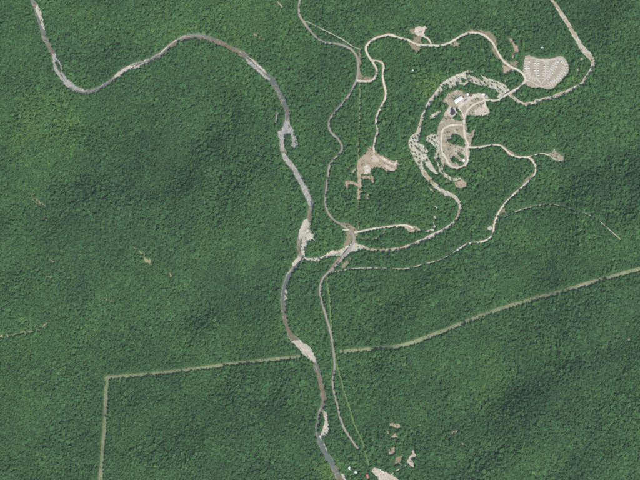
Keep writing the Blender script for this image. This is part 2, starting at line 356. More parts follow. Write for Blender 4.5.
SHOULDER = [0, 0, 1, 1, 1]
TRAILS = {
    'thin broken white trail west of the gravel road bend': ([(456, 251), (446, 257), (438, 260.5), (429, 263), (419, 265.3), (410, 268), (400, 269), (385, 268.2), (370, 268), (355, 268.7), (341, 270.5), (331.5, 272.5)], .95),
    'thin broken white trail arcing through the eastern forest': ([(495, 222.5), (500, 219), (508, 215), (520, 210), (535, 206), (547, 204.2), (555, 204.6), (565, 207), (577, 211), (588, 215), (598, 221), (605, 227), (612, 233), (620, 240)], .75),
    'thin straight pale trail north of the highway': ([(304, 20.5), (309, 22.5), (322, 29), (335, 35.5), (345, 41), (354, 47), (361, 49.5)], .8),
    'thin curved track south of the dead end road': ([(386, 228), (383.5, 234), (379, 238), (370, 239), (361, 239)], .55),
}
CUTS = {    # mown utility corridors: label -> points, width, track?
    'grassy utility cut running up to the right border': ([(652, 266), (640, 269), (600, 279.5), (560, 292), (532, 300), (520, 303.5), (480, 316), (440, 332), (405, 344.5), (380, 348), (340, 352)], 3.7, True),
    'grassy utility cut running from the river to the corner': ([(300, 356.6), (270, 360), (220, 366), (160, 373), (106, 378)], 3.1, True),
    'grassy utility cut running down to the bottom border': ([(106.5, 377), (106, 395), (105, 420), (103, 450), (101, 480), (100, 492)], 3.8, True),
    'narrow straight utility cut west of the spur road': ([(360.5, 49), (360.6, 62), (360, 85), (359.6, 120), (358.7, 148), (358.4, 160)], 1.0, False),
    'narrow utility cut between the spoil clearing and the highway bend': ([(358.4, 189), (358.5, 205), (358.6, 231)], .95, False),
    'narrow grassy cut beside the southern highway': ([(328, 276), (327.5, 285), (330, 300), (331, 320), (332.5, 336), (336, 360), (340, 375), (344.5, 392), (349, 406), (353, 420), (357.5, 431), (362, 441), (366, 455), (369, 466)], 1.3, False),
}
SOIL = {    # bare clearings: label -> (outline, material)
    'big bare clearing of tan soil and white spoil': ([(368.5, 147), (372, 146.5), (377, 152.5), (384, 156), (388, 158.5), (392, 160.5), (396, 160.5), (397.5, 159), (398.3, 160), (397.5, 163), (400.5, 164), (397, 168), (395.5, 172), (388, 171), (383, 168), (374, 167.3), (371, 170), (370, 173.5), (361.5, 173.5), (357.5, 172), (357, 165), (358, 160.5), (363, 156), (367, 152)], 'soil'),
    'bare tan strip running south from the spoil clearing': ([(357.5, 172), (361, 172), (361.5, 177), (365, 176), (372.5, 175.5), (374, 178), (374, 183.5), (372, 183), (371.5, 178.5), (365, 178.5), (361, 180), (361, 185), (364.5, 185.5), (361.3, 187), (360.2, 190), (364, 191), (360.5, 192), (359.6, 200), (357.3, 200), (357.8, 190), (358, 186.5), (353, 184), (349.5, 183.5), (347.5, 189.5), (345.5, 188.5), (345, 182), (349, 180), (354, 182), (358.2, 184)], 'soil'),
    'small bare strip in the trees south of the spoil clearing': ([(367, 194.5), (368.7, 193.5), (368.9, 200.5), (367, 201.3)], 'soil'),
    'thin bare scrap west of the spoil clearing': ([(347, 168.5), (350, 166), (352, 165.5), (350, 168.5)], 'soil'),
    'thin bare scrap beside the spoil clearing': ([(351, 172.5), (355, 168), (357.5, 168), (354, 172.5)], 'soil'),
    'sandy turnaround at the end of the eastern spur': ([(547.5, 154), (553, 152), (554.5, 149), (557, 151.5), (560, 154.5), (563.5, 156), (564, 159.5), (560, 161.5), (553.5, 159.5)], 'camp_soil'),
    'pale dead end clearing beside the creek': ([(402, 224.5), (406, 224), (410, 225.8), (416, 226.5), (421, 230), (417, 232), (410, 233), (406.5, 229.5)], 'camp_soil'),
    'brown slope below the white well pad': ([(414.5, 35.5), (421.5, 36.5), (422, 40), (421.5, 44.5), (417, 43.5), (413, 41)], 'verge'),
    'brown bare triangle south of the gravel road': ([(408.5, 42), (413, 44), (421, 46), (420, 50), (417, 52.5), (413.5, 49.5), (410.5, 46)], 'verge'),
    'reddish bare patch left of the white well pad': ([(409.5, 30.5), (413, 28.5), (415, 29), (415, 34), (411, 33.5)], 'verge'),
    'pale pad south of the gravel road crest': ([(450.5, 44.5), (456.5, 40.8), (458.5, 43), (461, 43.5), (458, 46.5), (452, 46.5)], 'camp_soil'),
    'brown mown verge around the northern road bend': ([(462, 34.2), (466, 31.2), (472, 29.3), (482, 29.8), (489, 31.2), (494, 35), (497, 42), (497.5, 50), (495, 46), (491, 39.5), (485, 34.5), (478, 32)], 'verge'),
    'tan verge below the northern road bend': ([(490.5, 45), (493.5, 44.5), (497.5, 52.5), (502, 59.5), (500, 60), (494.5, 53.5)], 'verge'),
    'bare soil inside the road bend by the campground': ([(502.5, 64.5), (507, 65), (514.5, 69.5), (508, 73.5), (504, 73), (503, 68)], 'soil'),
    'ragged brown bare patch north of the campground road': ([(508, 37.5), (511.5, 38.5), (513, 41), (515, 44.5), (519, 46.5), (519.5, 52), (516, 55), (513, 58.5), (512, 57), (515, 51), (512.5, 44), (510.5, 42)], 'soil'),
    'brown bare patch beside the campground entrance': ([(509.5, 61.5), (514, 62), (518.5, 60), (519, 63.5), (517, 67), (511.5, 65)], 'verge'),
    'brown bare spot in the grove west of the campground': ([(504, 79.5), (508, 79), (508.5, 81.5), (505.5, 82)], 'soil'),
    'tan roundish pad southwest of the loop road': ([(454.5, 182), (459, 180.5), (463, 179.5), (466.8, 183), (466, 186.5), (461.5, 188.5), (456, 187.5)], 'soil'),
    'yellowish bare patch by the ragged gravel strip': ([(446.5, 181.5), (450, 181), (450, 184), (447, 184.5)], 'verge'),
    'tan shoulder patch beside the eastern gravel road': ([(501.5, 209.5), (505.5, 209), (505.5, 212.5), (500, 215)], 'verge'),
    'pale pad on the west side of the eastern gravel road': ([(487.2, 227), (493, 226.3), (493, 229.6), (488, 230)], 'pad'),
    'brown bank east of the loop to east road': ([(502, 145.5), (506, 147.5), (511, 151), (517.5, 155.5), (512, 154.5), (507, 150.5)], 'verge'),
    'tan bank along the lower eastern road': ([(528, 180.5), (534, 174), (531.5, 173.8), (525, 180), (522, 185)], 'verge'),
    'reddish verge at the highway bend': ([(341, 222.5), (345, 223), (350.5, 224.3), (357, 230), (359.3, 234), (356, 236.5), (357.5, 244), (354.5, 246), (352, 238), (347, 230.5)], 'verge'),
    'brown embankment west of the highway bridge': ([(346.5, 231.5), (350.5, 233.5), (351.5, 238), (350.5, 243), (346.5, 247.5), (343, 246.5), (345.5, 241)], 'verge'),
    'tan roadside verge south of the highway bridge': ([(338, 257.5), (343.5, 257), (343.5, 260), (337, 267), (330, 274), (327.5, 272), (333, 264.5)], 'verge'),
    'tan bare patch east of the highway bridge': ([(346.5, 260), (351.5, 258), (349.5, 262), (345, 267.5), (341, 268), (344, 263)], 'verge'),
    'orange dirt strip on the east side of the highway': ([(359, 50.5), (361, 50.5), (361.2, 62), (361.4, 74), (362.5, 79.5), (357.5, 82.5), (355.5, 80), (359, 72)], 'verge'),
    'bare soil by the junction of the highway and gravel road': ([(361, 75.5), (365, 76.3), (370, 77), (376, 78), (371, 82.5), (362, 83)], 'verge'),
    'short bare strip beside the top of the highway': ([(276.5, 1.5), (279, 2.8), (281.5, 5), (284.3, 8), (282, 8.8), (279.5, 5)], 'soil'),
    'faint bare patch in the forest below the top border': ([(251, 33), (256, 34.5), (262, 36.5), (265.5, 40.5), (262, 41), (257, 37.5)], 'track_grass'),
    'small bare clearing, topmost of the southern group': ([(389.5, 422), (393, 423.5), (396, 424.3), (400.5, 424), (401, 427.5), (398, 428.5), (394, 426.5), (390.5, 426)], 'soil'),
    'forked bare scrap under the topmost southern clearing': ([(391.5, 436.5), (394.5, 435), (395, 432.5), (397, 432), (396.2, 435), (399, 437.8), (395, 437.5), (392.5, 438.2)], 'soil'),
    'tiny bare sliver left of the forked scrap': ([(386.5, 430.8), (388, 431), (389.4, 434), (388, 434.5)], 'soil'),
    'roundish tan clearing in the southern group': ([(389, 449.5), (393, 447.5), (394.5, 446.5), (395, 449), (396.7, 450.5), (394, 453.5), (391.5, 456), (389, 454)], 'soil'),
    'brown star shaped clearing in the southern group': ([(395, 458.5), (399, 457), (402.3, 456), (402.5, 459), (401, 461), (401.5, 465.5), (397.5, 463.5), (394, 465.5), (395.5, 462)], 'verge'),
    'white and tan pad with a tail in the southern group': ([(407, 461), (410, 457), (412, 453.5), (411.8, 451.5), (413.5, 450.5), (415.5, 453), (415.3, 457.5), (413, 458), (412.7, 462), (414.5, 464.5), (414, 468.5), (411, 466.8), (407, 465)], 'white_fill'),
    'pale bare lot at the bottom border': ([(371.5, 471.5), (374.5, 468), (378, 468.5), (386, 472.8), (393, 475.5), (398, 479), (401, 484), (380, 484), (377.5, 477), (374, 474.5)], 'white_fill'),
    'tiny round pale pad in the southern forest': ([(379, 446.5), (380.5, 445.4), (382, 446.2), (382.2, 448), (380.6, 448.9), (379.2, 448)], 'pad'),
    'thin tan scrape on the southeastern slope': ([(450.5, 434), (454, 431.5), (457.5, 430), (457, 432.5), (452, 434.8)], 'soil'),
    'tiny tan scrape on the southeastern slope': ([(459, 443), (461, 443.2), (464.5, 443.8), (463.5, 445.2)], 'soil'),
    'pale green scrape south of the powerline slope': ([(438.5, 443), (440.5, 442.6), (441.5, 446), (439.5, 446.5)], 'track_grass'),
    'tiny bare spot near the right border': ([(628.5, 340), (630.5, 338.5), (631.5, 341), (629.5, 341.8)], 'soil'),
    'tan bare streak on the upper western slope': ([(30, 193), (33.5, 197), (38.5, 200.5), (42.5, 203.5), (46.5, 206), (45.5, 208), (41, 206), (36.5, 203.5), (32.5, 199)], 'track_grass'),
    'tan bare patch at the end of the western streak': ([(42.5, 216), (45.5, 218), (49.5, 220.5), (47, 222), (43.5, 220.5)], 'track_grass'),
    'tan bare streak on the middle western slope': ([(134.5, 248), (138.5, 249), (143, 254), (148.5, 257), (154.5, 264), (151.5, 265.5), (146, 263), (143.5, 257.5)], 'track_grass'),
    'long thin tan scar reaching the left border': ([(-8, 336.5), (5, 334.8), (14, 334), (22, 331.5), (30, 331.5), (40, 328.2), (47.5, 321.5), (48.2, 323), (41, 330), (31, 333.5), (22, 333.5), (12, 336), (0, 337.3), (-8, 338.5)], 'track_grass'),
    'small tan scar above the long western scar': ([(48.5, 258.5), (51.5, 259.5), (54.5, 261), (59, 261.3), (54, 262.6), (50, 261)], 'track_grass'),
    'thin tan dash on the western slope': ([(41, 275.5), (47, 276), (54, 277.6), (47, 277.6)], 'track_grass'),
    'thin tan dash beside the middle western streak': ([(104, 258.5), (107, 261.5), (110.5, 267), (108, 265), (105, 261.5)], 'track_grass'),
    'thin tan dash below the middle western streak': ([(103.5, 298.5), (108.5, 299.8), (115, 302), (109, 301.5)], 'track_grass'),
    'faint tan spot in the forest west of the river': ([(167.5, 274), (171, 273.5), (174, 275.5), (170, 276.5)], 'track_grass'),
}
CAMP = {
    'bare camp ground around the white lodge': ([(443.5, 101), (447, 94.5), (452, 91), (460, 89.8), (465, 92), (467.5, 94), (476, 93.3), (484, 92.8), (489, 96), (489, 99.5), (486, 101.5), (480, 104), (472, 108), (467.5, 113.5), (466, 120), (460, 118), (457, 114), (456, 117.5), (450, 119), (445, 118), (444.5, 113), (449, 107.5), (446, 104)], 'camp_soil'),
    'bare camp ground of the oval loop': ([(440.5, 121), (446, 115), (450, 118), (456, 119.5), (462, 121), (466, 119.5), (467, 129), (470, 131), (475.5, 129), (474.5, 134), (472.5, 140), (471, 144.5), (470, 150), (469.5, 160), (467.5, 166), (461, 169), (453, 168.8), (447, 165.5), (443, 166.5), (440, 160), (438.5, 148), (438, 138), (437.5, 130)], 'camp_soil'),
    'bare parking lot with a few cars': ([(485.5, 101.5), (487.5, 106), (490.5, 112.5), (488, 115.5), (482, 116.8), (472, 115.8), (466.5, 115), (469, 110), (476, 105)], 'camp_soil'),
}
RVPARK = [(525.5, 55.5), (529, 54.6), (533, 56.5), (540, 58.3), (550, 58.4), (555.5, 57), (560.5, 55.5), (565.5, 59), (569, 65.5), (568.5, 72), (564, 78.5), (558, 83.5), (553.5, 88.3), (548, 89.3), (541, 87.5), (533, 87.5), (527, 85), (525.5, 80), (523, 73), (523.5, 66), (524.3, 60)]
LANES = [[(528, 57.5), (526.8, 66), (527.6, 73), (531, 77), (536.3, 78.2)], [(537, 59.5), (536.5, 68), (536.6, 77.5)], [(546.5, 60), (546, 68), (545, 77)], [(556.5, 60), (554, 67), (549.5, 74), (544.5, 80)], [(560.5, 57.5), (565, 63.5), (564.3, 69.5), (560.5, 75.5), (554.5, 81.5), (548.5, 85.5)]]
LOT_ROADS = [[(528, 57.5), (533, 58.2), (538, 59.5), (546, 60), (555, 59.3), (560.5, 57.5)], [(534, 78), (539, 78.2), (545, 78)], [(525.5, 80), (530.5, 80.6), (535, 83.6), (541, 86), (548.5, 85.5)], [(536.5, 78), (540, 82), (541, 86)], [(544.5, 80), (541.5, 83.5)]]
SPOIL = {
    'white spoil heap spread in the middle of the clearing': [(371, 156), (374, 154.5), (378, 158), (379.5, 161), (376, 162.5), (371.5, 161.5), (373, 158.5)],
    'white spoil strip, upper of the pair at the east end': [(379, 155.5), (383, 156), (386, 159), (391, 162), (394.5, 163.5), (396.5, 159.5), (398.3, 159.3), (397, 164), (400, 165), (396, 166), (390, 164.3), (384, 161), (381, 158)],
    'white spoil strip, lower of the pair at the east end': [(383, 164), (387, 165), (391.5, 168), (394.5, 168.5), (395.5, 172), (391, 171), (386, 168.5)],
    'white spoil spread at the west end of the clearing': [(363, 166.5), (367, 164.5), (371, 167), (370.5, 171), (368, 174.3), (363.5, 173.5), (364.5, 170)],
    'white well pad on the north side of the gravel road': [(414.5, 28), (418, 26.5), (422, 26.8), (425, 25.3), (427.3, 27.5), (426.5, 31), (425, 33), (424.5, 36.3), (419, 36), (415, 34.5)],
    'pale gravel apron along the lodge and the upper camp road': [(457.5, 104.5), (462, 99.5), (467, 96.3), (475, 94), (483, 94.6), (484.5, 98), (476, 97.4), (468.5, 102), (461.5, 107.5), (458.5, 107.5)],
    'pale gravel spread in the parking lot': [(474, 111.5), (479, 107.5), (484, 104), (487.5, 107.5), (489, 112), (485.5, 115), (477, 114.8), (473.5, 113.8)],
    'white patch on the well pad by the lodge rim': [(447.5, 108), (449.3, 106.5), (452, 106.5), (456.5, 109), (457.5, 114), (454.5, 116.5), (449.5, 116.5), (446.8, 112.5)],
}
POND = [(450.6, 108.8), (451.6, 106.6), (453, 106.8), (453.6, 108.6), (455, 110.3), (455.6, 113), (453.8, 115), (451.2, 115.1), (449.9, 113), (450.6, 110.6)]

# green ground on top of the bare ground (tree islands)
GREEN = {
    'wooded sliver in the upper wash': [(465.5, 72.6), (471, 72.2), (476, 73.3), (482, 76.5), (486.5, 80), (484, 81), (479, 78.8), (474, 75.6), (466, 74.8)],
    'little wooded island in the northwestern river': [(56.3, 58.5), (57.8, 61), (60.5, 68), (62, 73), (59.5, 71), (57.3, 66)],
    'wooded island in the gravel delta': [(286, 137), (288.5, 134.5), (290.5, 134.5), (291.5, 139), (290.5, 146), (287, 149.5), (285.5, 147), (285, 141)],
    'slim wooded island beside the side channel': [(321.3, 412.5), (323.2, 414), (323.8, 421), (321.5, 430), (319.8, 436), (319.3, 430), (320, 420)],
    'wooded mound inside the oval loop': [(452.5, 136.8), (455, 135.2), (459, 135.4), (462, 138), (464.5, 141), (465.2, 145.5), (461.5, 146), (458.5, 144.8), (454, 144.5), (449.5, 142.5), (448.6, 140.6), (453, 139.6)],
    'wooded patch at the south end of the oval loop': [(451.5, 159), (455, 156.5), (457, 159), (460, 161.5), (464, 163), (462.5, 165.6), (458.5, 165.4), (456.5, 162), (452.5, 162.8)],
    'wooded patch by the round white tent': [(459, 155), (463.5, 154.5), (465.2, 156.5), (464, 158.4), (460.5, 157.6)],
    'wooded patch beside the dark pond': [(455.8, 115.3), (458, 114), (461, 117.2), (461, 120), (456, 119.8), (452.5, 118.6)],
    'wooded strip between the gravel wash and strip': [(429.3, 143.5), (432.8, 145), (434.3, 149), (432.8, 157), (433.5, 161), (430.3, 158.5), (429.7, 151)],
    'wooded strip on the north of the gravel wash': [(420.4, 134), (424, 134.5), (427.5, 136), (424, 138), (421.5, 142), (420.2, 141.5)],
    'wooded scrap at the west end of the upper wash': [(443.5, 88), (447.5, 84.5), (450.5, 85.5), (447, 88.5), (444.5, 90)],
    'wooded scrap along the south edge of the upper wash': [(452, 89.5), (456, 85.8), (462, 85), (463, 87), (458, 89.2)],
    'wooded scrap in the middle of the upper wash': [(460.5, 80.5), (464, 78.6), (467.5, 80), (463.5, 82.4)],
    'wooded scrap right of the dark pond': [(456.4, 108.4), (459, 109.6), (461.2, 113.5), (459.5, 114.6), (457.6, 112.5)],
    'wooded scrap on the west rim of the oval loop': [(437.6, 156.5), (440.4, 158), (441.4, 162.5), (443, 165.8), (439.5, 165), (437.6, 161)],
    'wooded scrap west of the pond': [(444.6, 104), (448.6, 105), (447.6, 109), (444.6, 111.5), (443, 108.5)],
    'wooded patch behind the white lodge': [(452.5, 98.6), (456.3, 96), (456.6, 96.8), (453.6, 100)],
    'wooded patch at the east side of the loop': [(466.3, 129.8), (469.5, 131), (472.5, 131.2), (471.2, 133), (467.8, 132.6), (466.5, 131.5)],
}

# ------------------------------------------------------------------ rasters of the plan
def poly_w(poly, rough=1.0, seed=0, step=4.0):
    """outline in metres with natural, uneven edges"""
    P = np.array([W(p) for p in poly])
    out = []
    g = np.random.default_rng(seed + 11)
    for a, b in zip(P, np.roll(P, -1, 0)):
        n = max(1, int(np.linalg.norm(b - a) / step))
        for k in range(n):
            q = a + (b - a) * k / n
            out.append(q + g.normal(0, rough * 1.15, 2))
    return np.array(out)

def width_of(C, k_seed, jitter=.18):
    g = np.random.default_rng(k_seed)
    n = len(C)
    w = C[:, 2].copy()
    j = np.convolve(g.normal(0, 1, n + 8), np.ones(4) / 2, 'same')[:n]
    return w * (1 + jitter * j * .6)

river_c = curve(RIVER); river_w = width_of(river_c, 1)
creek_c = curve(CREEK); creek_w = width_of(creek_c, 2, .25)
stamp_line(M_water, river_c, river_w * .5)
stamp_line(M_water, creek_c, creek_w * .5)
stamp_line(M_open, river_c, river_w * .5 + 1.0)
stamp_line(M_open, creek_c, creek_w * .5 + 1.0)
hw_c = curve(HIGHWAY)
stamp_line(M_open, hw_c, 6.0)
PLAN = []      # (name, label, outline metres, material key, carve?)
seed = 100
for d, nm, mk, r_ in ((GRAVEL_BARS, 'gravel_bar', 'gravel', 1.3), (WASH, 'gravel_wash', 'wash', 1.6)):
    for lb, poly in d.items():
        seed += 1
        k = mk
        if any(w_ in lb for w_ in ('riffle', 'delta', 'grey')): k = 'riffle'
        o = poly_w(poly, r_, seed); PLAN.append((nm, lb, o, k, True)); stamp_poly(M_open, o); stamp_line(M_open, o, 1.4)
for d in (SOIL, CAMP):
    for lb, (poly, mk) in d.items():
        seed += 1
        o = poly_w(poly, 1.2, seed); PLAN.append(('bare_ground', lb, o, mk, False)); stamp_poly(M_open, o); stamp_line(M_open, o, 2.5)
for lb, poly in SPOIL.items():
    seed += 1
    o = poly_w(poly, 1.0, seed); PLAN.append(('pale_ground', lb, o, 'white_fill', False)); stamp_poly(M_open, o)
rv_o = poly_w(RVPARK, .8, 999); stamp_poly(M_open, rv_o)
for lb, (pts, w_) in ROADS.items(): stamp_line(M_open, curve(pts), w_ * MPP * .5 + (3.3 if w_ > 1.4 else 2.4))
M_valley = M_open.copy()
for lb, (pts, w_) in TRAILS.items(): stamp_line(M_open, curve(pts), w_ * MPP * .5 + 2.5)
cut_c = {}
for lb, (pts, w_, tr) in CUTS.items():
    cut_c[lb] = curve(pts)
    stamp_line(M_open, cut_c[lb], w_ * MPP * .5 + (2.4 if tr else 2.4))
M_green = np.zeros_like(M_open)
for lb, poly in GREEN.items(): stamp_poly(M_green, [W(p) for p in poly])

# ------------------------------------------------------------------ the lie of the land
gx = np.arange(-2000, 2001, 8.0); gy = np.arange(-1600, 1601, 8.0)
hill = noise2(len(gy), len(gx), 8.0, 170, 1100, 5, 1.9) * 32 + noise2(len(gy), len(gx), 8.0, 60, 260, 9, 1.5) * 3.0
XX, YY = np.meshgrid(gx, gy)
RAVINES = [([(165, 437), (190, 424.5), (220, 413), (252, 401), (296, 393)], 16, 42), ([(-20, 152), (15, 147), (40, 140), (55, 124), (62, 100)], 14, 45), ([(62, 190), (90, 160), (125, 150), (165, 140), (225, 150), (275, 160)], 12, 60),
           ([(420, 470), (455, 425), (490, 390), (540, 372), (590, 345), (650, 328)], 20, 60), ([(600, 62), (600, 42), (588, 22), (575, 0)], 10, 30), ([(200, 240), (170, 230), (120, 190), (85, 165)], 10, 50), ([(540, 480), (575, 440), (610, 410), (650, 395)], 12, 55),
           ([(220, 182), (260, 168), (285, 165)], 7, 26), ([(100, 330), (150, 335), (200, 320), (260, 330)], 10, 55), ([(620, 200), (600, 160), (612, 120), (640, 90)], 12, 50)]
for pts, dep, wid in RAVINES:
    C = curve(pts, 20)
    d = np.full(XX.shape, 1e9)
    for c in C: d = np.minimum(d, (XX - c[0]) ** 2 + (YY - c[1]) ** 2)
    hill -= dep * .55 * np.exp(-d / (2 * wid ** 2))
vb = blur(M_valley, 60.0)
vw = np.clip(1 - vb * 7, 0, 1)
vsm = np.clip(blur(vw, 45.0), 0, 1) ** 1.3
wat = np.clip(blur(M_water, 3.0), 0, 1)
iy = np.clip(((YY + HY) / RES).astype(int), 0, NY - 1); ix = np.clip(((XX + HX) / RES).astype(int), 0, NX - 1)
T0 = (hill + 14) * vsm[iy, ix]
TC = T0 - 2.6 * wat[iy, ix]
for bp in ((346.8, 252.4), (507.7, 94.1)):          # bed dug extra deep here so the bridge shadows show
    bx0, by0 = W(bp)
    TC -= 3.4 * np.exp(-((XX - bx0) ** 2 + (YY - by0) ** 2) / (2 * 13.0 ** 2))

def sample(T, x, y):
    """height on the ground mesh itself: the same triangles as the grid below"""
    x = np.asarray(x, float); y = np.asarray(y, float)
    u = (x - gx[0]) / 8.0; v = (y - gy[0]) / 8.0
    i = np.clip(u.astype(int), 0, len(gx) - 2); j = np.clip(v.astype(int), 0, len(gy) - 2)
    fu = np.clip(u - i, 0, 1); fv = np.clip(v - j, 0, 1)
    a, b, c, d = T[j, i], T[j, i + 1], T[j + 1, i + 1], T[j + 1, i]
    return np.where(fu >= fv, a + (b - a) * fu + (c - b) * fv, a + (c - d) * fu + (d - a) * fv)

def mesh_obj(name, v, f, m, parent=None, smooth=False):
    me = bpy.data.meshes.new(name)
    me.from_pydata([tuple(map(float, p)) for p in v], [], f)
    me.materials.append(m)
    if smooth: me.polygons.foreach_set('use_smooth', [True] * len(me.polygons))
    me.update()
    o = bpy.data.objects.new(name, me)
    COL.objects.link(o)
    if parent: o.parent = parent
    return o

# ground: one sheet, triangulated along the same diagonal everywhere, with a far skirt to the horizon
n, m_ = len(gy), len(gx)
verts = np.stack([XX, YY, TC], -1).reshape(-1, 3)
idx = (np.arange(n - 1)[:, None] * m_ + np.arange(m_ - 1)[None]).ravel()
tris = np.concatenate([np.stack([idx, idx + 1, idx + m_ + 1], 1), np.stack([idx, idx + m_ + 1, idx + m_], 1)])
me = bpy.data.meshes.new('ground')
rim_far = 16000.0
base_n = len(verts)
rim = list(range(0, m_)) + [k * m_ + m_ - 1 for k in range(1, n)] + [(n - 1) * m_ + k for k in range(m_ - 2, -1, -1)] + [k * m_ for k in range(n - 2, 0, -1)]
far = [(verts[k][0] * 2.4, verts[k][1] * 2.4, 0.0) for k in rim]
allv = np.vstack([verts, np.array(far)])
sk = []
for q in range(len(rim)):
    q2 = (q + 1) % len(rim)
    sk.append((rim[q], base_n + q, base_n + q2)); sk.append((rim[q], base_n + q2, rim[q2]))
allt = np.vstack([tris, np.array(sk)])
me.vertices.add(len(allv)); me.vertices.foreach_set('co', allv.astype(np.float32).ravel())
me.loops.add(allt.size); me.loops.foreach_set('vertex_index', allt.astype(np.int32).ravel())
me.polygons.add(len(allt)); me.polygons.foreach_set('loop_start', np.arange(0, allt.size, 3, dtype=np.int32))
me.materials.append(M['forest_floor']); me.materials.append(M['far_wood'])
mi = np.zeros(len(allt), np.int32); mi[len(tris):] = 1
cen = verts[tris].mean(1)
mi[:len(tris)] = (np.abs(cen[:, 0]) > HX - 12) | (np.abs(cen[:, 1]) > HY - 12)
me.update(calc_edges=True)
me.polygons.foreach_set('material_index', mi)
me.validate()
ground = bpy.data.objects.new('ground', me); COL.objects.link(ground)
tag(ground, 'dark green brown forest floor under the trees, spread over the whole valley', 'ground', kind='structure')

LAYER = [0]
def next_z(base=0.12):
    LAYER[0] += 1
    return base + .007 * LAYER[0]

def ribbon(name, C, w, m, T, label, cat, kind='structure', seed=0, lift=None, across=2, parent=None):
    C = np.asarray(C); n = len(C)
    t = np.gradient(C[:, :2], axis=0); t /= np.linalg.norm(t, axis=1)[:, None] + 1e-9
    nrm = np.stack([-t[:, 1], t[:, 0]], 1)
    w = np.broadcast_to(np.asarray(w, float), (n,))
    z = next_z() if lift is None else lift
    g = np.random.default_rng(seed)
    V, F = [], []
    for s in range(across + 1):
        f = s / across - .5
        e = np.convolve(g.normal(0, .8, n + 2), [.5, 1, .5], 'same')[1:-1] * .55 if s in (0, across) else 0
        p = C[:, :2] + nrm * (w * f + e)[:, None]
        V.append(np.column_stack([p, sample(T, p[:, 0], p[:, 1]) + z]))
    for s in range(across):
        for k in range(n - 1):
            a = s * n + k
            F.append((a, a + 1, a + n + 1, a + n))
    F = [f[::-1] for f in F]
    # upward faces
    o = mesh_obj(name, np.vstack(V), [f[::-1] for f in F], m, parent)
    if label: tag(o, label, cat, kind=kind)
    return o

def patch(name, outline, m, T, label, cat, kind='structure', lift=None, parent=None, grid=7.0, heap=0.0):
    P = np.asarray(outline)
    r = poly_mask(P)
    pts = [Vector(p) for p in P]
    x0, y0 = P.min(0); x1, y1 = P.max(0)
    g = np.random.default_rng(int(abs(x0 * 7 + y0 * 13)) % 99991)
    inner = []
    for xx in np.arange(x0, x1, grid):
        for yy in np.arange(y0, y1, grid):
            inner.append(Vector((xx + g.uniform(-2, 2), yy + g.uniform(-2, 2))))
    n = len(pts)
    v, e, f, *_ = delaunay_2d_cdt(pts + inner, [], [list(range(n))], 1, 1e-4)
    v = np.array([(p.x, p.y) for p in v])
    used = sorted({k for t in f for k in t}); remap = {k: q for q, k in enumerate(used)}
    v = v[used]
    z = next_z() if lift is None else lift
    hz = sample(T, v[:, 0], v[:, 1]) + z
    if heap:
        hz = hz + np.abs(g.normal(0, heap, len(v)))
    o = mesh_obj(name, np.column_stack([v, hz]), [tuple(remap[k] for k in t) for t in f], m, parent)
    if label: tag(o, label, cat, kind=kind)
    return o

# utility cuts first (lowest), then soil, gravel, water, roads
for q, (lb, (pts, w_, tr)) in enumerate(CUTS.items()):
    C = cut_c[lb]
    ribbon('utility_cut', C, w_ * MPP * 1.05, M['grass'] if tr else M['shrub_grass'], TC, lb, 'clearing', seed=q, across=3)
    if tr:
        g = np.random.default_rng(q + 40)
        off = np.convolve(g.normal(0, 1, len(C) + 30), np.hanning(30) / 6, 'same')[15:-15][:len(C)]
        C2 = C.copy(); t = np.gradient(C[:, :2], axis=0); t /= np.linalg.norm(t, axis=1)[:, None]
        C2[:, :2] += np.stack([-t[:, 1], t[:, 0]], 1) * (off * 1.3)[:, None]
        wv = 3.2 * np.clip(1 + .9 * np.convolve(g.normal(0, 1, len(C) + 24), np.hanning(24) / 4, 'same')[12:-12][:len(C)], .15, 2.0)
        ribbon('cut_track', C2, wv, M['track_grass'], TC, 'worn tan track along the ' + lb.replace('grassy ', ''), 'track', seed=q + 9)
    elif q in (3, 4):
        ribbon('cut_track', C, 2.2, M['track_grass'], TC, 'worn tan line along the ' + lb, 'track', seed=q + 9)

for nm, lb, o, mk, carve in PLAN:
    if nm == 'bare_ground': patch(nm, o, M[mk], T0 if 'camp' in mk else TC, lb, 'bare ground')

# shoulders of scraped soil along the main gravel roads
for lb in list(ROADS)[:2] + [list(ROADS)[6], list(ROADS)[8]]:
    pts, w_ = ROADS[lb]
    C = curve(pts); g = np.random.default_rng(len(lb))
    wv = (w_ + .9) * MPP * np.clip(1 + .35 * np.convolve(g.normal(0, 1, len(C) + 16), np.hanning(16) / 3, 'same')[8:-8][:len(C)], .7, 1.9)
    ribbon('road_shoulder', C, wv, M['verge'], T0, 'scraped tan shoulders beside the ' + lb, 'road shoulder', seed=len(lb))

ribbon('river_bank', river_c, river_w + 1.5 + 2.5 * np.sin(np.arange(len(river_c)) * .31) * np.sin(np.arange(len(river_c)) * .073), M['bank'], TC, 'stony tan bank showing along both edges of the river', 'river bank', seed=33, across=4)
ribbon('creek_bed', creek_c, creek_w, M['gravel'], TC, 'pale gravel bed of the creek winding in from the top right', 'creek bed', seed=3, across=4)
ribbon('river', river_c, river_w, M['river'], TC, 'grey brown river winding down from the top left to the bottom', 'river', seed=4, across=4)
river_o = [o for o in COL.objects if o.name == 'river'][0]
for q, pts in enumerate(DEEP):
    C = curve(pts); w_ = C[:, 2] * np.sin(np.linspace(.25, math.pi - .25, len(C))) ** .5
    ribbon('deep_water', C, w_, M['river_deep'], TC, None, None, seed=q, parent=river_o)
for q, pts in enumerate(BROWN):
    C = curve(pts); w_ = C[:, 2] * np.sin(np.linspace(.25, math.pi - .25, len(C))) ** .5
    ribbon('shallow_water', C, w_, M['river_brown'], TC, None, None, seed=q + 30, parent=river_o)
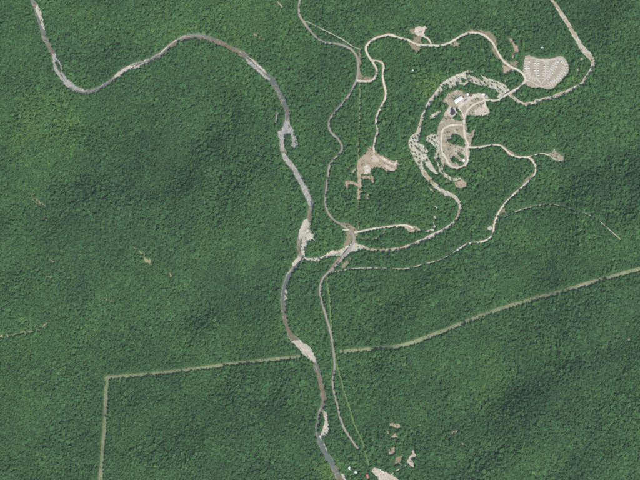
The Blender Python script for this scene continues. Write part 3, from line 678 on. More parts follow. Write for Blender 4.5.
for nm, lb, o, mk, carve in PLAN:
    if nm in ('gravel_bar', 'gravel_wash'): patch(nm, o, M[mk], TC, lb, 'gravel bar' if nm == 'gravel_bar' else 'gravel', heap=.25)
creek_o = tag(ribbon('creek', curve(CREEK_WATER[0]), curve(CREEK_WATER[0])[:, 2], M['creek'], TC, None, None), 'shallow tan water lying in the bends of the gravel creek', 'creek', kind='structure')
for q, pts in enumerate(CREEK_WATER[1:]):
    C = curve(pts); w_ = C[:, 2] * np.sin(np.linspace(.3, math.pi - .3, len(C))) ** .5
    ribbon('shallow_water', C, w_, M['creek'], TC, None, None, seed=q + 60, parent=creek_o)
for nm, lb, o, mk, carve in PLAN:
    if nm == 'pale_ground':
        lb2 = lb.replace('white patch on the well pad by the lodge rim', 'pale rim of soil around the dark pond')
        patch(nm, o, M[mk], T0, lb2, 'bare ground', heap=0 if any(w_ in lb2 for w_ in ('rim', 'apron', 'parking')) else .5)
patch('pond', poly_w(POND, .5, 5), M['pond'], T0, 'small dark purple pond beside the white lodge', 'pond', kind='structure', lift=1.25)
for q, (lb, poly) in enumerate(GREEN.items()):
    patch('undergrowth', poly_w(poly, 1.2, 300 + q), M['forest_floor'], T0 if at_raster(M_water, *[np.array([v]) for v in W(poly[0])])[0] < .5 else TC, 'dark undergrowth of the ' + lb, 'undergrowth')
lot = patch('campground_lot', rv_o, M['lot_soil'], T0, 'tan fan shaped campground lot with rows of pale pads', 'campground lot', kind='structure', lift=1.3)
ROAD_Z = 1.55
ribbon('highway', hw_c, 2.15 * MPP, M['asphalt'], T0, 'grey asphalt highway winding from the top border southward', 'road', seed=8, lift=ROAD_Z, across=3)
for q, (lb, (pts, w_)) in enumerate(ROADS.items()):
    ribbon('gravel_road', curve(pts), width_of(np.column_stack([curve(pts)[:, :2], np.full(len(curve(pts)), w_ * MPP * 1.1)]), q, .1), M['road_gravel'], T0, lb, 'road', seed=q, lift=ROAD_Z + .02 * (q + 1), across=2)
for q, (lb, (pts, w_)) in enumerate(TRAILS.items()):
    C = curve(pts)
    ribbon('trail', C, width_of(np.column_stack([C[:, :2], np.full(len(C), w_ * MPP)]), q + 70, .3), M['trail'], T0, lb, 'trail', seed=q)
for q, pts in enumerate(LANES + LOT_ROADS):
    ribbon('lane', curve(pts), .95 * MPP, M['pad'], T0, None, None, seed=q, lift=1.42 + .012 * q, parent=lot)

# gravel camping pads, both sides of every lane, one piece each
pad_me = None
PADS = []
for q, pts in enumerate(LANES):
    C = curve(pts, 1.0); s = np.r_[0, np.cumsum(np.linalg.norm(np.diff(C[:, :2], axis=0), axis=1))]
    t = np.gradient(C[:, :2], axis=0); t /= np.linalg.norm(t, axis=1)[:, None]
    for d in np.arange(5, s[-1] - 3, 9.6):
        k = int(np.searchsorted(s, d))
        for sd in (-1, 1):
            nn = np.array([-t[k][1], t[k][0]]) * sd
            c = C[k, :2] + nn * 7.0
            if any((c[0] - p[0]) ** 2 + (c[1] - p[1]) ** 2 < 56 for p in PADS): continue
            if min(((c[0] - lc[0]) ** 2 + (c[1] - lc[1]) ** 2) for L in LANES + LOT_ROADS for lc in curve(L, 3.0)) < 30: continue
            PADS.append((c[0], c[1], math.atan2(nn[1], nn[0]) + random.uniform(-.12, .12), q))
pv = []
g = np.random.default_rng(4)
for k in range(14):
    a = 2 * math.pi * k / 14
    pv.append((4.4 * math.copysign(abs(math.cos(a)) ** .45, math.cos(a)) + g.normal(0, .25), 2.1 * math.copysign(abs(math.sin(a)) ** .45, math.sin(a)) + g.normal(0, .18), 0))
pad_me = bpy.data.meshes.new('gravel_pad')
pad_me.from_pydata([(x, y, .12) for x, y, z in pv] + [(x * 1.06, y * 1.1, -.1) for x, y, z in pv], [], [tuple(range(14))] + [((k + 1) % 14, k, 14 + k, 14 + (k + 1) % 14) for k in range(14)])
pad_me.materials.append(M['pad'])
for q, (x, y, a, ln_) in enumerate(PADS):
    o = bpy.data.objects.new('gravel_pad', pad_me)
    o.location = (x, y, float(sample(T0, x, y)) + 1.44 + .003 * (q % 20)); o.rotation_euler = (0, 0, a)
    o.scale = (random.uniform(.85, 1.1), random.uniform(.85, 1.2), 1)
    COL.objects.link(o); o.parent = lot

# ------------------------------------------------------------------ built things
def box(bm, c, s, rot=None, bevel=0.0):
    r = bmesh.ops.create_cube(bm, size=1.0)
    vs = r['verts']
    for v in vs: v.co = Vector((v.co.x * s[0], v.co.y * s[1], v.co.z * s[2]))
    if bevel:
        es = list({e for v in vs for e in v.link_edges})
        rb = bmesh.ops.bevel(bm, geom=es, offset=bevel, segments=2, affect='EDGES')
        vs = list({v for f in rb['faces'] for v in f.verts} | {v for v in vs if v.is_valid})
    for v in vs:
        if rot is not None: v.co = rot @ v.co
        v.co += Vector(c)

def cyl(bm, c, r, h, seg=16, r2=None, axis='Z'):
    q = bmesh.ops.create_cone(bm, cap_ends=True, segments=seg, radius1=r, radius2=r if r2 is None else r2, depth=h)
    for v in q['verts']:
        p = v.co.copy()
        if axis == 'X': p = Vector((p.z, p.x, p.y))
        if axis == 'Y': p = Vector((p.x, p.z, p.y))
        v.co = p + Vector(c)

def prism(bm, prof, y0, y1):
    """profile in x,z pushed from y0 to y1"""
    a = [bm.verts.new((x, y0, z)) for x, z in prof]; b = [bm.verts.new((x, y1, z)) for x, z in prof]
    bm.faces.new(a); bm.faces.new(b[::-1])
    for k in range(len(prof)):
        k2 = (k + 1) % len(prof)
        bm.faces.new((a[k2], a[k], b[k], b[k2]))
    bmesh.ops.recalc_face_normals(bm, faces=bm.faces[:])

def part(name, parent, m, fn, label=None):
    bm = bmesh.new(); fn(bm)
    me = bpy.data.meshes.new(name); bm.to_mesh(me); bm.free()
    me.materials.append(m)
    o = bpy.data.objects.new(name, me); COL.objects.link(o); o.parent = parent
    if label: o['label'] = label
    return o

def empty(name, p, rz=0.0, dz=1.3, label=None, cat=None, group=None, T=None):
    x, y = W(p)
    o = bpy.data.objects.new(name, None)
    o.empty_display_size = 5
    o.location = (x, y, float(sample(T0 if T is None else T, x, y)) + dz); o.rotation_euler = (0, 0, rz)
    COL.objects.link(o)
    return tag(o, label, cat, group)

def building(name, p, rz, L, Wd, H, rise, roof_m, wall_m, label, ribs=0, chimney=False, dz=1.3, nwin=3, cat='building'):
    b = empty(name, p, rz, dz, label, cat)
    part('wall', b, wall_m, lambda bm: prism(bm, [(-Wd / 2, -1.5), (Wd / 2, -1.5), (Wd / 2, H), (0, H + rise), (-Wd / 2, H)], -L / 2, L / 2))
    ov = .7; a = math.atan2(rise, Wd / 2); sl = (Wd / 2 + ov) / math.cos(a)
    for s in (-1, 1):
        rot = Matrix.Rotation(s * a, 3, 'Y')
        cx, cz = s * (Wd / 2 + ov) / 2, H + rise + .18 - math.tan(a) * (Wd / 2 + ov) / 2
        rf = part('roof', b, roof_m, lambda bm: box(bm, (cx, 0, cz), (sl, L + 2 * ov, .18), rot))
        for k in range(ribs):
            yy = -L / 2 + (k + .5) * L / ribs
            part('roof_rib', rf, roof_m, lambda bm: box(bm, (cx, yy, cz + .15), (sl * .99, .25, .18), rot))
    part('ridge_cap', b, roof_m, lambda bm: box(bm, (0, 0, H + rise + .33), (.7, L + 2 * ov - .1, .16), None, .05))
    for s in (-1, 1):
        for k in range(nwin):
            yy = -L / 2 + (k + 1) * L / (nwin + 1)
            wi = part('window', b, M['glass'], lambda bm: box(bm, (s * (Wd / 2 + .03), yy, H * .55), (.1, min(1.6, L / nwin * .5), H * .35)))
            part('frame', wi, M['white_wall'], lambda bm: box(bm, (s * (Wd / 2 + .06), yy, H * .55 - H * .2), (.2, min(1.8, L / nwin * .55), .12)))
    d = part('door', b, M['timber'], lambda bm: box(bm, (0, -L / 2 - .04, 1.05), (1.3, .1, 2.1)))
    part('handle', d, M['steel'], lambda bm: box(bm, (.45, -L / 2 - .12, 1.0), (.08, .1, .2)))
    if chimney:
        part('chimney', b, M['concrete'], lambda bm: box(bm, (Wd * .2, L * .2, H + rise + .4), (1, 1, 2.2), None, .08))
    return b

lodge = building('lodge', (458.6, 99.6), R(-56), 34, 13.5, 4.2, 2.4, M['white_roof'], M['white_wall'], 'long white metal roofed lodge on the bare camp ground beside the dark pond', ribs=12, nwin=6)
building('shed', (467.7, 94.3), R(20), 8, 7, 2.8, 1.2, M['white_roof'], M['white_wall'], 'small bright white roofed shed at the upper right end of the long lodge', nwin=1, cat='shed')
building('shed', (466.2, 100.6), R(-58), 13, 7, 3, 1.3, M['grey_roof'], M['white_wall'], 'pale grey roofed shed between the long white lodge and the camp roads', nwin=2, cat='shed')
building('shed', (471.0, 95.6), R(75), 7, 5, 2.6, 1.1, M['brown_roof'], M['timber'], 'small dark brown roofed shed beside the camp road right of the white shed', nwin=1, cat='shed')
building('shed', (483.7, 94.2), R(80), 9, 6, 2.8, 1.2, M['white_roof'], M['white_wall'], 'small white roofed shed at the grove edge above the camp junction', nwin=2, cat='shed')
building('shed', (487.0, 95.9), R(65), 9, 5.5, 2.8, 1.2, M['grey_roof'], M['white_wall'], 'small grey roofed shed just right of the white shed above the camp junction', nwin=2, cat='shed')
building('house', (367.4, 476.6), R(12), 15, 11, 4.5, 2.6, M['red_roof'], M['white_wall'], 'house with a dull red roof among trees at the bottom border', chimney=True, nwin=3, cat='house')
building('hut', (413.1, 70.6), R(30), 7, 5, 2.6, 1.1, M['white_roof'], M['white_wall'], 'tiny white roofed hut alone in the forest left of the upper wash', nwin=1, dz=.3, cat='hut')
building('hut', (542.4, 47.5), R(85), 9, 5.5, 2.6, 1.1, M['white_roof'], M['white_wall'], 'tiny white roofed hut alone in the forest above the campground lot', nwin=1, dz=.3, cat='hut')
building('shed', (349.8, 468.8), R(40), 13, 9, 3, 1.4, M['white_roof'], M['white_wall'], 'white roofed shed in the trees near the bottom, left one of two', nwin=2, dz=.4, cat='shed')
building('shed', (356.0, 472.6), R(70), 10, 7, 3, 1.4, M['white_roof'], M['white_wall'], 'white roofed shed in the trees near the bottom, right one of two', nwin=2, dz=.4, cat='shed')
building('shed', (421.0, 32.5), R(95), 9, 5, 2.8, 1.2, M['grey_roof'], M['timber'], 'small grey roofed shed in the middle of the white well pad', nwin=1, cat='shed')
for p in [(413.1, 70.6), (542.4, 47.5), (349.8, 468.8), (356.0, 472.6), (367.4, 476.6)]:
    stamp_line(M_open, np.array([W(p)]), 9.0 if p[1] > 400 else 5.5)

t = empty('round_tent', (463.5, 160.2), 0, 1.3, 'round white tent with a conical roof at the foot of the oval loop', 'tent')
part('wall', t, M['white_wall'], lambda bm: cyl(bm, (0, 0, 1.0), 5.0, 3.2, 24))
part('roof', t, M['white_roof'], lambda bm: cyl(bm, (0, 0, 3.7), 5.8, 2.2, 24, .7))
part('roof_cap', t, M['grey_roof'], lambda bm: cyl(bm, (0, 0, 5.0), .75, .5, 16, .5))
part('door', t, M['timber'], lambda bm: box(bm, (0, -5.03, 1.05), (1.2, .12, 2.1)))

def bridge(p0, p1, width, label, dz):
    a, b = np.array(W(p0)), np.array(W(p1)); mid = (a + b) / 2; L = float(np.linalg.norm(b - a)); rz = math.atan2(b[1] - a[1], b[0] - a[0])
    o = bpy.data.objects.new('bridge', None); COL.objects.link(o)
    z = float(sample(T0, *mid)) + dz
    o.location = (mid[0], mid[1], z); o.rotation_euler = (0, 0, rz)
    tag(o, label, 'bridge')
    part('deck', o, M['concrete'], lambda bm: box(bm, (0, 0, -.45), (L, width, .8), None, .06))
    for s in (-1, 1):
        pr = part('parapet', o, M['concrete'], lambda bm: box(bm, (0, s * (width / 2 - .2), .5), (L - .4, .35, 1.0), None, .05))
        for k in range(int(L / 5)):
            xx = -L / 2 + 2.5 + k * 5
            part('parapet_post', pr, M['concrete'], lambda bm: box(bm, (xx, s * (width / 2 + .06), .56), (.5, .2, 1.15)))
        part('abutment', o, M['concrete'], lambda bm: box(bm, (s * (L / 2 - .8), 0, -2.4), (1.6, width - .4, 3.1)))
    for k in (-1, 1):
        part('pier', o, M['concrete'], lambda bm: box(bm, (k * L / 6, 0, -4.4), (1.0, width * .8, 7.0), None, .15))
    return o
bridge((351.6, 245.8), (342.0, 259.0), 11.5, 'grey concrete highway bridge over the pale creek gravel', ROAD_Z - .12)
bridge((514.5, 90.0), (501.0, 98.2), 9.6, 'pale concrete bridge carrying the camp road over the wash', ROAD_Z - .12)

# camper trailers
def camper(p, rz, label, group):
    c = empty('camper_trailer', p, rz, 1.66, label, 'camper', group)
    bd = part('body', c, M['paint_white'], lambda bm: prism(bm, [(-4.2, .75), (3.9, .75), (4.4, 1.5), (4.3, 2.6), (3.8, 3.15), (-3.9, 3.2), (-4.25, 2.9)], -1.3, 1.3))
    part('roof', c, M['white_roof'], lambda bm: box(bm, (0, 0, 3.22), (7.6, 2.45, .12), None, .04))
    part('air_conditioner', c, M['white_wall'], lambda bm: box(bm, (.4, 0, 3.45), (1.1, .8, .35), None, .08))
    part('awning', c, M['grey_roof'], lambda bm: box(bm, (-.3, -1.9, 2.7), (4.2, 1.2, .06), Matrix.Rotation(.1, 3, 'X')))
    part('door', c, M['white_wall'], lambda bm: box(bm, (1.9, -1.32, 1.75), (.75, .05, 1.8)))
    part('window', c, M['glass'], lambda bm: box(bm, (-1.0, -1.32, 2.0), (1.6, .05, .7)))
    part('window', c, M['glass'], lambda bm: box(bm, (0.4, 1.32, 2.0), (2.2, .05, .7)))
    part('hitch', c, M['steel'], lambda bm: prism(bm, [(4.2, .62), (5.6, .62), (5.6, .74), (4.2, .74)], -.15, .15))
    for sx in (-.9, .1):
        for sy in (-1.2, 1.2):
            w_ = part('wheel', c, M['rubber'], lambda bm: cyl(bm, (sx, sy, .38), .38, .26, 14, axis='Y'))
    return c
CAMPERS = [(531.3, 61.3), (528.6, 68.8), (524.9, 68.7), (534.4, 64.0), (534.6, 69.6), (539.6, 64.3), (539.0, 70), (539.9, 75.5), (543.2, 71.6), (543.0, 65), (551.2, 70.3), (549.2, 64.8), (552.8, 73.2), (559.3, 63.0), (558.3, 67.5), (562.6, 61.6), (567.0, 66.5), (566, 72.5), (561.5, 78.6), (556.8, 83.6), (550.6, 80.2)]
pad_used = set()
for p in CAMPERS:
    x, y = W(p)
    k = min((k for k in range(len(PADS)) if k not in pad_used), key=lambda k: (PADS[k][0] - x) ** 2 + (PADS[k][1] - y) ** 2)
    pad_used.add(k)
ORD = ['topmost', 'second down', 'third down', 'fourth down', 'fifth down', 'sixth down', 'seventh down', 'eighth down', 'ninth down']
LANE_NAMES = ['leftmost lane', 'second lane from left', 'third lane from left', 'fourth lane from left', 'outer right lane']
for ln in range(5):
    row = sorted([k for k in pad_used if PADS[k][3] == ln], key=lambda k: -PADS[k][1])
    for n_, k in enumerate(row):
        px, py, a, _ = PADS[k]
        camper((px / MPP + 320, 240 - py / MPP), a + (math.pi if random.random() < .5 else 0), 'white camper trailer, ' + ORD[n_] + ' on the campground lot\'s ' + LANE_NAMES[ln], 'camper trailers parked on the pads')

# cars
def car(p, rz, paint, label, dz=1.3, ln=1.0):
    c = empty('parked_car', p, rz, dz, label, 'car')
    part('body', c, paint, lambda bm: prism(bm, [(-2.35 * ln, .35), (2.35 * ln, .35), (2.4 * ln, .75), (1.15, .98), (-2.3 * ln, 1.02), (-2.42 * ln, .8)], -.95, .95))
    part('cabin', c, M['glass'], lambda bm: prism(bm, [(1.2, .96), (.45, 1.5), (-1.5, 1.55), (-2.1, 1.0)], -.82, .82))
    part('roof', c, paint, lambda bm: box(bm, (-.5, 0, 1.58), (2.0, 1.5, .1), None, .04))
    for sx in (-1.45, 1.45):
        for sy in (-.88, .88):
            w_ = part('wheel', c, M['rubber'], lambda bm: cyl(bm, (sx * ln, sy, .36), .36, .24, 14, axis='Y'))
            part('rim', w_, M['steel'], lambda bm: cyl(bm, (sx * ln, sy * 1.02, .36), .2, .25, 10, axis='Y'))
    for sy in (-.65, .65):
        part('headlight', c, M['white_roof'], lambda bm: box(bm, (2.36 * ln, sy, .68), (.1, .35, .16)))
        part('tail_light', c, M['red_roof'], lambda bm: box(bm, (-2.38 * ln, sy, .8), (.1, .3, .16)))
    return c
car((474.6, 112.6), R(75), M['paint_black'], 'black car at the left side of the bare parking lot')
car((477.4, 113.2), R(80), M['paint_silver'], 'silver car right of the black car in the parking lot')
car((481.4, 106.9), R(20), M['paint_dark_grey'], 'dark grey car at the top of the parking lot')
car((482.6, 108.8), R(15), M['paint_white'], 'white car below the dark grey car in the parking lot')
car((485.2, 112.3), R(30), M['paint_dark_blue'], 'dark blue car at the right of the parking lot', ln=1.15)
car((481.8, 114.9), R(85), M['paint_dark_red'], 'dark red car at the bottom of the parking lot', ln=1.1)

# ------------------------------------------------------------------ trees
def leaf_crown(seed, rad, hgt, base, n_leaf, conifer=False):
    g = np.random.default_rng(seed)
    V, F = [], []
    def quad(c, nrm, s):
        nrm = nrm / (np.linalg.norm(nrm) + 1e-9)
        a = np.cross(nrm, g.normal(0, 1, 3)); a /= np.linalg.norm(a) + 1e-9
        b = np.cross(nrm, a)
        k = len(V)
        e = g.uniform(.7, 1.25, 4)
        V.extend([c + a * s * e[0] - b * s * .35, c + b * s * e[1] * .8 + a * s * .2, c - a * s * e[2] + b * s * .3 - nrm * s * .25, c - b * s * e[3] * .8 - nrm * s * .15])
        F.append((k, k + 1, k + 2, k + 3))
    if conifer:
        for q in range(n_leaf):
            f = g.uniform(0, 1) ** .75
            tier = (np.floor(f * 7) + g.uniform(.5, 1)) / 7
            r = rad * (1 - .94 * (1 - f)) * (1.0) * g.uniform(.35, 1) ** .5
            r *= .75 + .25 * tier
            th = g.uniform(0, 2 * math.pi)
            z = base + (hgt - base) * (1 - f) - r * .2
            quad(np.array([r * math.cos(th), r * math.sin(th), z]), np.array([math.cos(th) * .8, math.sin(th) * .8, .9]) + g.normal(0, .3, 3), g.uniform(.55, 1.0))
        return V, F
    lobes = []
    nl = g.integers(6, 10)
    for q in range(nl):
        th = 2 * math.pi * q / nl + g.uniform(-.4, .4); rr = rad * g.uniform(.42, .80)
        lobes.append((np.array([rr * math.cos(th), rr * math.sin(th), base + (hgt - base) * g.uniform(.38, .74)]), rad * g.uniform(.26, .46)))
    for q in range(3):
        lobes.append((np.array([*(g.normal(0, rad * .26, 2)), base + (hgt - base) * g.uniform(.58, .74)]), rad * g.uniform(.30, .44)))
    # inner foliage mass of each bough, then leaf sprays over it
    for c, r in lobes:
        bm = bmesh.new(); bmesh.ops.create_icosphere(bm, subdivisions=1, radius=r * .8)
        k = len(V)
        for v in bm.verts:
            p = np.array(v.co) * g.uniform(.75, 1.12); p[2] *= .85
            V.append(c + p)
        bm.verts.index_update()
        for f in bm.faces: F.append(tuple(k + v.index for v in f.verts))
        bm.free()
    tot = sum(r * r for c, r in lobes)
    for c, r in lobes:
        for q in range(int(n_leaf * r * r / tot)):
            d = g.normal(0, 1, 3); d /= np.linalg.norm(d)
            if d[2] < -.3: d[2] *= -1
            p = c + d * r * g.uniform(.78, 1.12) * np.array([1, 1, .85])
            quad(p, d + g.normal(0, .35, 3), g.uniform(.42, .8))
    return V, F

def trunk_mesh(seed, hgt, base, rad, conifer):
    g = np.random.default_rng(seed)
    bm = bmesh.new()
    def limb(a, b, r0, r1, seg=6):
        a, b = Vector(a), Vector(b)
        d = (b - a); rot = d.to_track_quat('Z', 'Y').to_matrix()
        v0 = [bm.verts.new(a + rot @ Vector((r0 * math.cos(2 * math.pi * k / seg), r0 * math.sin(2 * math.pi * k / seg), 0))) for k in range(seg)]
        v1 = [bm.verts.new(b + rot @ Vector((r1 * math.cos(2 * math.pi * k / seg), r1 * math.sin(2 * math.pi * k / seg), 0))) for k in range(seg)]
        for k in range(seg): bm.faces.new((v0[k], v0[(k + 1) % seg], v1[(k + 1) % seg], v1[k]))
    top = hgt * (.92 if conifer else .66)
    limb((0, 0, -1.2), (0, 0, base), .42, .3); limb((0, 0, base), (0, 0, top), .3, .08)
    for k in range(5):
        th = 2 * math.pi * k / 5 + g.uniform(-.3, .3); z = base + (top - base) * g.uniform(.0, .5)
        limb((0, 0, z), (rad * .6 * math.cos(th), rad * .6 * math.sin(th), z + rad * (.1 if conifer else .5)), .16, .05, 5)
    me = bpy.data.meshes.new('trunk'); bm.to_mesh(me); bm.free(); me.materials.append(M['bark'])
    return me

KINDS = []   # (crown mesh, trunk mesh, conifer, crown radius)
for k in range(8):
    con = k >= 6
    rad = [4.1, 4.5, 3.8, 4.8, 3.5, 4.2, 2.8, 2.6][k]; hgt = [14, 14.6, 13.2, 15, 12.6, 13.6, 16, 15][k]; base = hgt * (.22 if con else .38)
    V, F = leaf_crown(50 + k, rad, hgt, base, 300 if not con else 340, con)
    cm = bpy.data.meshes.new('crown'); cm.from_pydata([tuple(map(float, v)) for v in V], [], F); cm.update()
    cm.materials.append(M['needle'] if con else M['leaf'])
    KINDS.append((cm, trunk_mesh(70 + k, hgt, base, rad, con), con, rad))

# canopy tint: yellower stands, and darker spots putting slope shade into the leaf colour
tint_f = noise2(NY, NX, RES, 60, 700, 21, 1.3) * .11 + .36
dens_f = noise2(NY, NX, RES, 60, 500, 33, 1.2)
con_f = noise2(NY, NX, RES, 80, 600, 44, 1.3)
GXX, GYY = np.meshgrid(GX, GY)
for (px, py, r, a) in [(22, 120, 48, .34), (205, 22, 45, .24), (235, 42, 30, .26), (62, 106, 28, .22), (278, 300, 16, .4), (281, 325, 14, .35), (283, 270, 16, .25), (430, 88, 16, .4), (437, 78, 12, .4), (406, 160, 20, .3), (546, 178, 14, .32), (362, 300, 30, .18),
                       (480, 372, 40, .08), (462, 400, 36, .06), (12, 385, 40, .22), (60, 20, 30, .12), (333, 465, 14, .5), (325, 470, 12, .5), (295, 195, 16, .2), (480, 180, 40, .14), (560, 130, 60, .12), (20, 262, 40, .12), (250, 70, 20, .2), (575, 80, 10, .3), (270, 8, 30, .15), (330, 378, 8, .3), (510, 40, 25, .1), (405, 70, 26, .16),
                       (120, 200, 70, -.22), (170, 160, 60, -.16), (60, 225, 45, -.08), (230, 310, 60, -.12), (560, 440, 90, -.08), (260, 430, 70, -.12), (310, 300, 22, -.16), (200, 120, 70, -.06), (610, 300, 60, -.16), (600, 200, 60, -.12), (560, 420, 80, -.08), (590, 30, 36, -.14), (615, 355, 30, -.1), (320, 30, 25, .02), (440, 240, 14, -.2)]:
    x, y = W((px, py))
    tint_f += a * np.exp(-((GXX - x) ** 2 + (GYY - y) ** 2) / (2 * (r * MPP * .6) ** 2))

coarse_f = np.clip(vb * 5, 0, 1) * 1.5 + noise2(NY, NX, RES, 70, 600, 77, 1.3) * .9 - .40
coarse_f += np.clip(GXX / 1300, -1, 1) * .45     # older, coarser timber towards the east
for pts, dep, wid in RAVINES:                       # tall timber in the ravines
    for c in curve(pts, 30):
        coarse_f += .10 * np.exp(-((GXX - c[0]) ** 2 + (GYY - c[1]) ** 2) / (2 * 30.0 ** 2))
def lattice(SP):
    xs = np.arange(-HX + 8, HX - 8, SP); ys = np.arange(-HY + 8, HY - 8, SP * .87)
    X, Y = np.meshgrid(xs, ys)
    X = X + (np.arange(len(ys)) % 2)[:, None] * SP * .5
    return (X + rng.uniform(-.42, .42, X.shape) * SP).ravel(), (Y + rng.uniform(-.42, .42, Y.shape) * SP).ravel()
ax_, ay_ = lattice(6.7); bx_, by_ = lattice(5.15)
ka = at_raster(coarse_f, ax_, ay_) + rng.normal(0, .25, ax_.shape) > 0
kb = at_raster(coarse_f, bx_, by_) + rng.normal(0, .25, bx_.shape) <= 0
tx = np.concatenate([ax_[ka], bx_[kb]]); ty = np.concatenate([ay_[ka], by_[kb]])
big = np.concatenate([np.full(ka.sum(), 1.06), np.full(kb.sum(), .82)])
M_clear = ((M_open > .5) & (M_green < .5)).astype(np.float32)
M_soft = blur(M_clear, 2.2)
in_clear = at_raster(M_clear, tx, ty) > .5
soft = at_raster(M_soft, tx, ty)
keep = (~in_clear) & (soft < rng.uniform(.12, .55, tx.shape))
# some canopy gaps
gap = rng.uniform(0, 1, tx.shape) < np.where(big > 1, .035, .012)
keep &= ~gap
# faint scars keep scattered trees
scar = np.zeros_like(M_open)
for lb, (poly, mk) in SOIL.items():
    if mk == 'track_grass': stamp_poly(scar, [W(p) for p in poly])
keep |= (at_raster(scar, tx, ty) > .5) & (rng.uniform(0, 1, tx.shape) < .45)
tx, ty, soft, big = tx[keep], ty[keep], soft[keep], big[keep]
nT = len(tx)
tz = sample(TC, tx, ty)
scl = big * np.clip(rng.lognormal(0, .24, nT), .55, 1.75) * (1 - .25 * np.clip(soft, 0, .5))
dark_area = at_raster(tint_f, tx, ty)
p_con = np.clip(.05 + .05 * at_raster(con_f, tx, ty) - .1 * (dark_area - .36), .0, .3)
kind = np.where(rng.uniform(0, 1, nT) < p_con, rng.integers(6, 8, nT), rng.integers(0, 6, nT))
tint = np.clip(dark_area + rng.normal(0, .17, nT) + (rng.uniform(0, 1, nT) < .03) * .3, 0, 1)
rot = rng.uniform(0, 2 * math.pi, nT)

# scrub on open ground: young growth along edges, washes, cuts and bare soil, never on roads, pads or water
M_firm = np.zeros_like(M_open)
stamp_line(M_firm, hw_c, 5.0); stamp_line(M_firm, river_c, river_w * .5 - 1)
for lb, (pts, w_) in ROADS.items(): stamp_line(M_firm, curve(pts), w_ * MPP * .5 + .6)
stamp_poly(M_firm, rv_o); stamp_poly(M_firm, [W(p) for p in POND])
for lb, poly in SPOIL.items(): stamp_poly(M_firm, [W(p) for p in poly])
for lb, (pts, w_) in TRAILS.items(): stamp_line(M_firm, curve(pts), w_ * MPP * .5)
nS = 60000
sx, sy = rng.uniform(-HX, HX, nS * 4), rng.uniform(-HY, HY, nS * 4)
scrub_d = noise2(NY, NX, RES, 16, 90, 61, 1.0)
edge = at_raster(M_soft, sx, sy)
okS = (at_raster(M_clear, sx, sy) > .5) & (at_raster(M_firm, sx, sy) < .5)
M_wash = np.zeros_like(M_open)
for lb, poly in WASH.items(): stamp_poly(M_wash, [W(p) for p in poly])
inw = at_raster(M_wash, sx, sy) > .5
pS = np.where(inw, .08 + .30 * at_raster(scrub_d, sx, sy), .08 + .26 * at_raster(scrub_d, sx, sy)) + np.clip(.75 - edge, 0, 1) * .9
okS &= rng.uniform(0, 1, sx.shape) < np.clip(pS, 0, .85)
sx, sy = sx[okS], sy[okS]
s_scl = rng.uniform(.22, .5, len(sx)) * np.where(rng.uniform(0, 1, len(sx)) < .15, 1.4, 1); s_kind = rng.integers(0, 6, len(sx)); s_rot = rng.uniform(0, 6.28, len(sx)); s_tint = np.clip(rng.normal(.42, .16, len(sx)), 0, 1)
print('scrub', len(sx))

# ---- individual trees: the lone ones on open ground, the tree islands, the first row round the clearings
IND = []   # (x, y, z, kind, scale, rot, tint, label, group)
taken = np.zeros(nT, bool)
def take(mask, label, group, limit=999):
    idx = [i for i in np.nonzero(mask & ~taken)[0]][:limit]
    for i in idx:
        taken[i] = True
        IND.append((tx[i], ty[i], tz[i], int(kind[i]), scl[i] * 1.05, rot[i], float(tint[i]), label, group))
def in_poly(poly, pts_x, pts_y):
    Mk = np.zeros_like(M_open); stamp_poly(Mk, [W(p) for p in poly]); return at_raster(Mk, pts_x, pts_y) > .5
GREEN_LABELS = {
    'wooded sliver in the upper wash': 'leafy tree in the thin wooded sliver inside the upper white wash',
    'little wooded island in the northwestern river': 'leafy tree on the little island in the river at upper left',
    'wooded island in the gravel delta': 'leafy tree on the wooded island inside the grey gravel delta',
    'slim wooded island beside the side channel': 'leafy tree on the slim island beside the lower side channel',
    'wooded mound inside the oval loop': 'dark leafy tree in the clump at the centre of the oval loop road',
    'wooded patch at the south end of the oval loop': 'leafy tree in the south clump inside the oval loop road',
    'wooded patch by the round white tent': 'leafy tree just above the round white tent',
    'wooded patch beside the dark pond': 'leafy tree in the clump right below the dark pond',
    'wooded strip between the gravel wash and strip': 'leafy tree in the dark strip between wide wash and loop road',
    'wooded strip on the north of the gravel wash': 'leafy tree in the small strip at the top of the wide wash',
    'wooded scrap at the west end of the upper wash': 'leafy tree in the scrap of wood at the west end of the upper wash',
    'wooded scrap along the south edge of the upper wash': 'leafy tree in the wood scrap on the south edge of the upper wash',
    'wooded scrap in the middle of the upper wash': 'leafy tree in the wood scrap in mid upper wash',
    'wooded scrap right of the dark pond': 'leafy tree in the small clump directly right of the dark pond',
    'wooded scrap on the west rim of the oval loop': 'leafy tree in the clump on the southwest rim of the oval loop',
    'wooded scrap west of the pond': 'leafy tree in the clump left of the dark pond',
    'wooded patch behind the white lodge': 'leafy tree tucked behind the long white lodge',
    'wooded patch at the east side of the loop': 'leafy tree on bare soil at the east side of the oval loop'}
for lb, poly in GREEN.items():
    take(in_poly(poly, tx, ty), GREEN_LABELS[lb], 'trees of the ' + lb)
def lone(pts, label, group, lo=.58, hi=.92):
    for p in pts:
        x, y = W(p); x += random.uniform(-1, 1); y += random.uniform(-1, 1)
        IND.append((x, y, float(sample(TC, x, y)), random.choice([0, 1, 2, 3, 4, 5]), random.uniform(lo, hi), random.uniform(0, 6.28), random.uniform(.1, .45), label, group))
